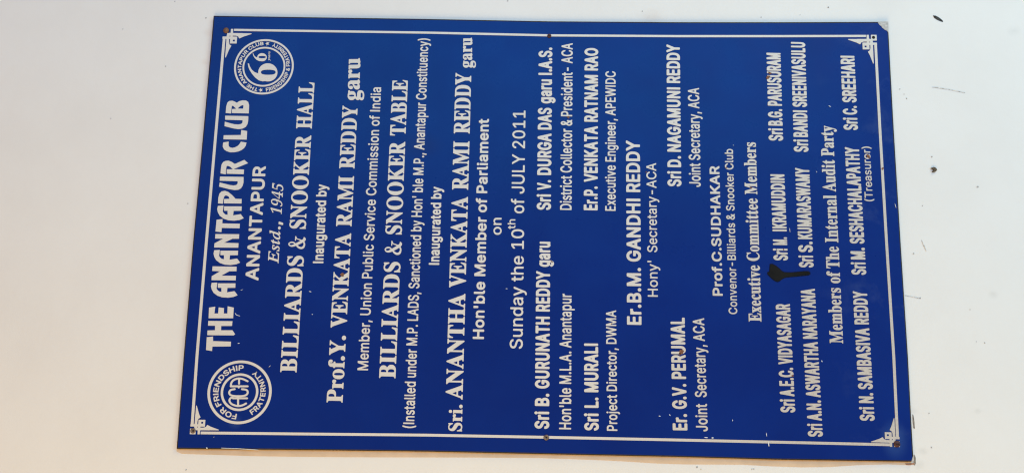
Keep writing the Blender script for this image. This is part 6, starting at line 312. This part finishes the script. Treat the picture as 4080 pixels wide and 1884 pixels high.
def emblem(name_label, cx, cz, rings):
    me = None
    rx, rz, w = rings[0]
    e = flat('club_emblem', [ellipse(cx, cz, rx, rz), ellipse(cx, cz, rx - w, rz - w)], m_let, sign, .0005, .0004, name_label)
    for rx, rz, w in rings[1:]:
        flat('inner_ring', [ellipse(cx, cz, rx, rz), ellipse(cx, cz, rx - w, rz - w)], m_let, e, .0005, .0004)
    return e
e = emblem('round emblem with a three letter monogram in its middle', -226.6, 401.8, [(41.3, 42.7, 3.5), (24.4, 25.0, 3.1)])
flat('ring_lettering', arc_text('FOR FRIENDSHIP', 'B100', -226.6, 401.8, 31.6, 7.2, 178, -7) , m_let, e, .0005, .0004)
flat('ring_lettering', arc_text('FRATERNITY', 'B100', -226.6, 401.8, 31.2, 7.0, 211, 328, True), m_let, e, .0005, .0004)
flat('monogram', DATA['MONOGRAM'], m_let, e, .0005, .0004)
e = emblem('round emblem with two numerals and two stars', 223.7, 399.6, [(40.8, 42.3, 2.6), (29.4, 30.4, 2.4)])
flat('ring_lettering', arc_text('THE ANANTAPUR CLUB', 'B100', 223.7, 399.6, 34.6, 5.0, 169, 4), m_let, e, .0005, .0004)
flat('ring_lettering', arc_text('FRIENDSHIP & FRATERNITY', 'B100', 223.7, 399.6, 34.4, 5.4, 188, 343, True), m_let, e, .0005, .0004)
for a in (176.5, -4.5):
    flat('star', [star(223.7 + 34.5 * math.cos(math.radians(a)), 399.6 + 34.5 * math.sin(math.radians(a)), 3.3)], m_let, e, .0005, .0004)
flat('numeral', DATA['SIX_BIG'], m_let, e, .0005, .0004, 'large numeral six')
flat('numeral', DATA['SIX_SMALL'], m_let, e, .0005, .0004, 'small numeral six')
flat('tiny_lettering', line_loops('years', 'YR', 232.5, 391.8, 246.5, 392.0, 3.4), m_let, e, .0005, .0004)

# screws and screw holes
def screw(x, z, r, kind):
    r = r * .348 / 1000; x /= 1000; z /= 1000
    bm = bmesh.new(); seg = 24
    prof = {'dome': [(1, 0), (1, .22), (.92, .42), (.72, .62), (.42, .76), (.12, .80)], 'maroon': [(1, 0), (1, .16), (.9, .30), (.62, .42), (.3, .46), (.1, .46)],
            'grey': [(1, 0), (1, .14), (.88, .26), (.6, .30), (.38, .26), (.30, .10)], 'hole': [(1.0, 0), (1, .05), (.86, .07), (.7, .05), (.5, .03), (.2, .03)]}[kind]
    rows = [[bm.verts.new((x + q * r * (1 + (random.uniform(-.07, .07) if kind == 'dome' else 0)) * math.cos(2 * math.pi * i / seg), -.0004 - h * r, z + q * r * math.sin(2 * math.pi * i / seg))) for i in range(seg)] for q, h in prof]
    for a, b in zip(rows, rows[1:]):
        for i in range(seg): bm.faces.new((a[i], a[(i + 1) % seg], b[(i + 1) % seg], b[i]))
    bm.faces.new(rows[-1]); bmesh.ops.recalc_face_normals(bm, faces=bm.faces)
    me = bpy.data.meshes.new('screw'); bm.to_mesh(me); bm.free()
    for p_ in me.polygons: p_.use_smooth = True
    m = {'dome': m_dome, 'maroon': m_maroon, 'grey': m_grey, 'hole': m_dark}[kind]
    o = link('screw', me, m, sign, {'dome': 'raised rusty brown screw head', 'maroon': 'dark maroon screw head', 'grey': 'tarnished hollow screw head', 'hole': 'small dark sunken screw'}[kind])
    if kind in ('grey', 'maroon'):
        X, Z = x * 1000, z * 1000; R_ = r * 1000
        if kind == 'grey': flat('socket', [blob(X, Z, R_ * .36, 12, .1)], m_dark, o, .0004 + r * .16, .0004)
        else: flat('slot', [[(X - R_ * .16, Z - R_ * .6), (X + R_ * .1, Z - R_ * .6), (X + R_ * .16, Z + R_ * .6), (X - R_ * .1, Z + R_ * .6)]], m_dark, o, .0006 + r * .46, .0004)
for q in DATA['SCREW']: screw(*q)

# wear on the sign
smear = flat('paint_smear', [DATA['SMEAR']], m_black, sign, .0006, .0001, 'black spade shaped smear of paint')
def grow(lp, d):
    ar = sum(lp[i][0] * lp[(i + 1) % len(lp)][1] - lp[(i + 1) % len(lp)][0] * lp[i][1] for i in range(len(lp))); sg = 1 if ar > 0 else -1; out = []
    for i in range(len(lp)):
        t_ = (Vector(lp[(i + 1) % len(lp)]) - Vector(lp[i - 1])).normalized(); out.append((lp[i][0] + sg * t_.y * d, lp[i][1] - sg * t_.x * d))
    return out
flat('thin_edge', [grow(DATA['SMEAR'], .9)], m_thin, smear, .00045, .0001)
flat('bare_metal_chip', [DATA['CHIP']], m_metal, sign, .0004, .0003, 'chipped corner showing grey metal')
flat('bare_metal_chip', [DATA['CHIP2']], m_metal, sign, .0004, .0003)
for seg in DATA['SCRATCH']:
    pts, w = seg[:-1], seg[-1] * .40
    b_ = band(pts, w) if len(pts) > 2 else None
    if b_ is None:
        (ax, az), (bx, bz) = pts; d = Vector((bx - ax, bz - az)); n_ = Vector((-d.y, d.x)).normalized() * w / 2
        b_ = [(ax, az), (ax + d.x * .4 + n_.x, az + d.y * .4 + n_.y), (bx + n_.x * .4, bz + n_.y * .4), (bx - n_.x * .5, bz - n_.y * .5), (ax + d.x * .5 - n_.x, az + d.y * .5 - n_.y)]
    flat('scratch', [b_], m_scr, sign, .0007, .0005)
for x, z, r, k in DATA['RUST']:
    flat('rust_spot', [blob(x, z, r * .33 * (1 if k > .5 else .75), 12, .4, random.uniform(.45, .8), random.uniform(0, 3))], m_rust, sign, .0008, .0005)
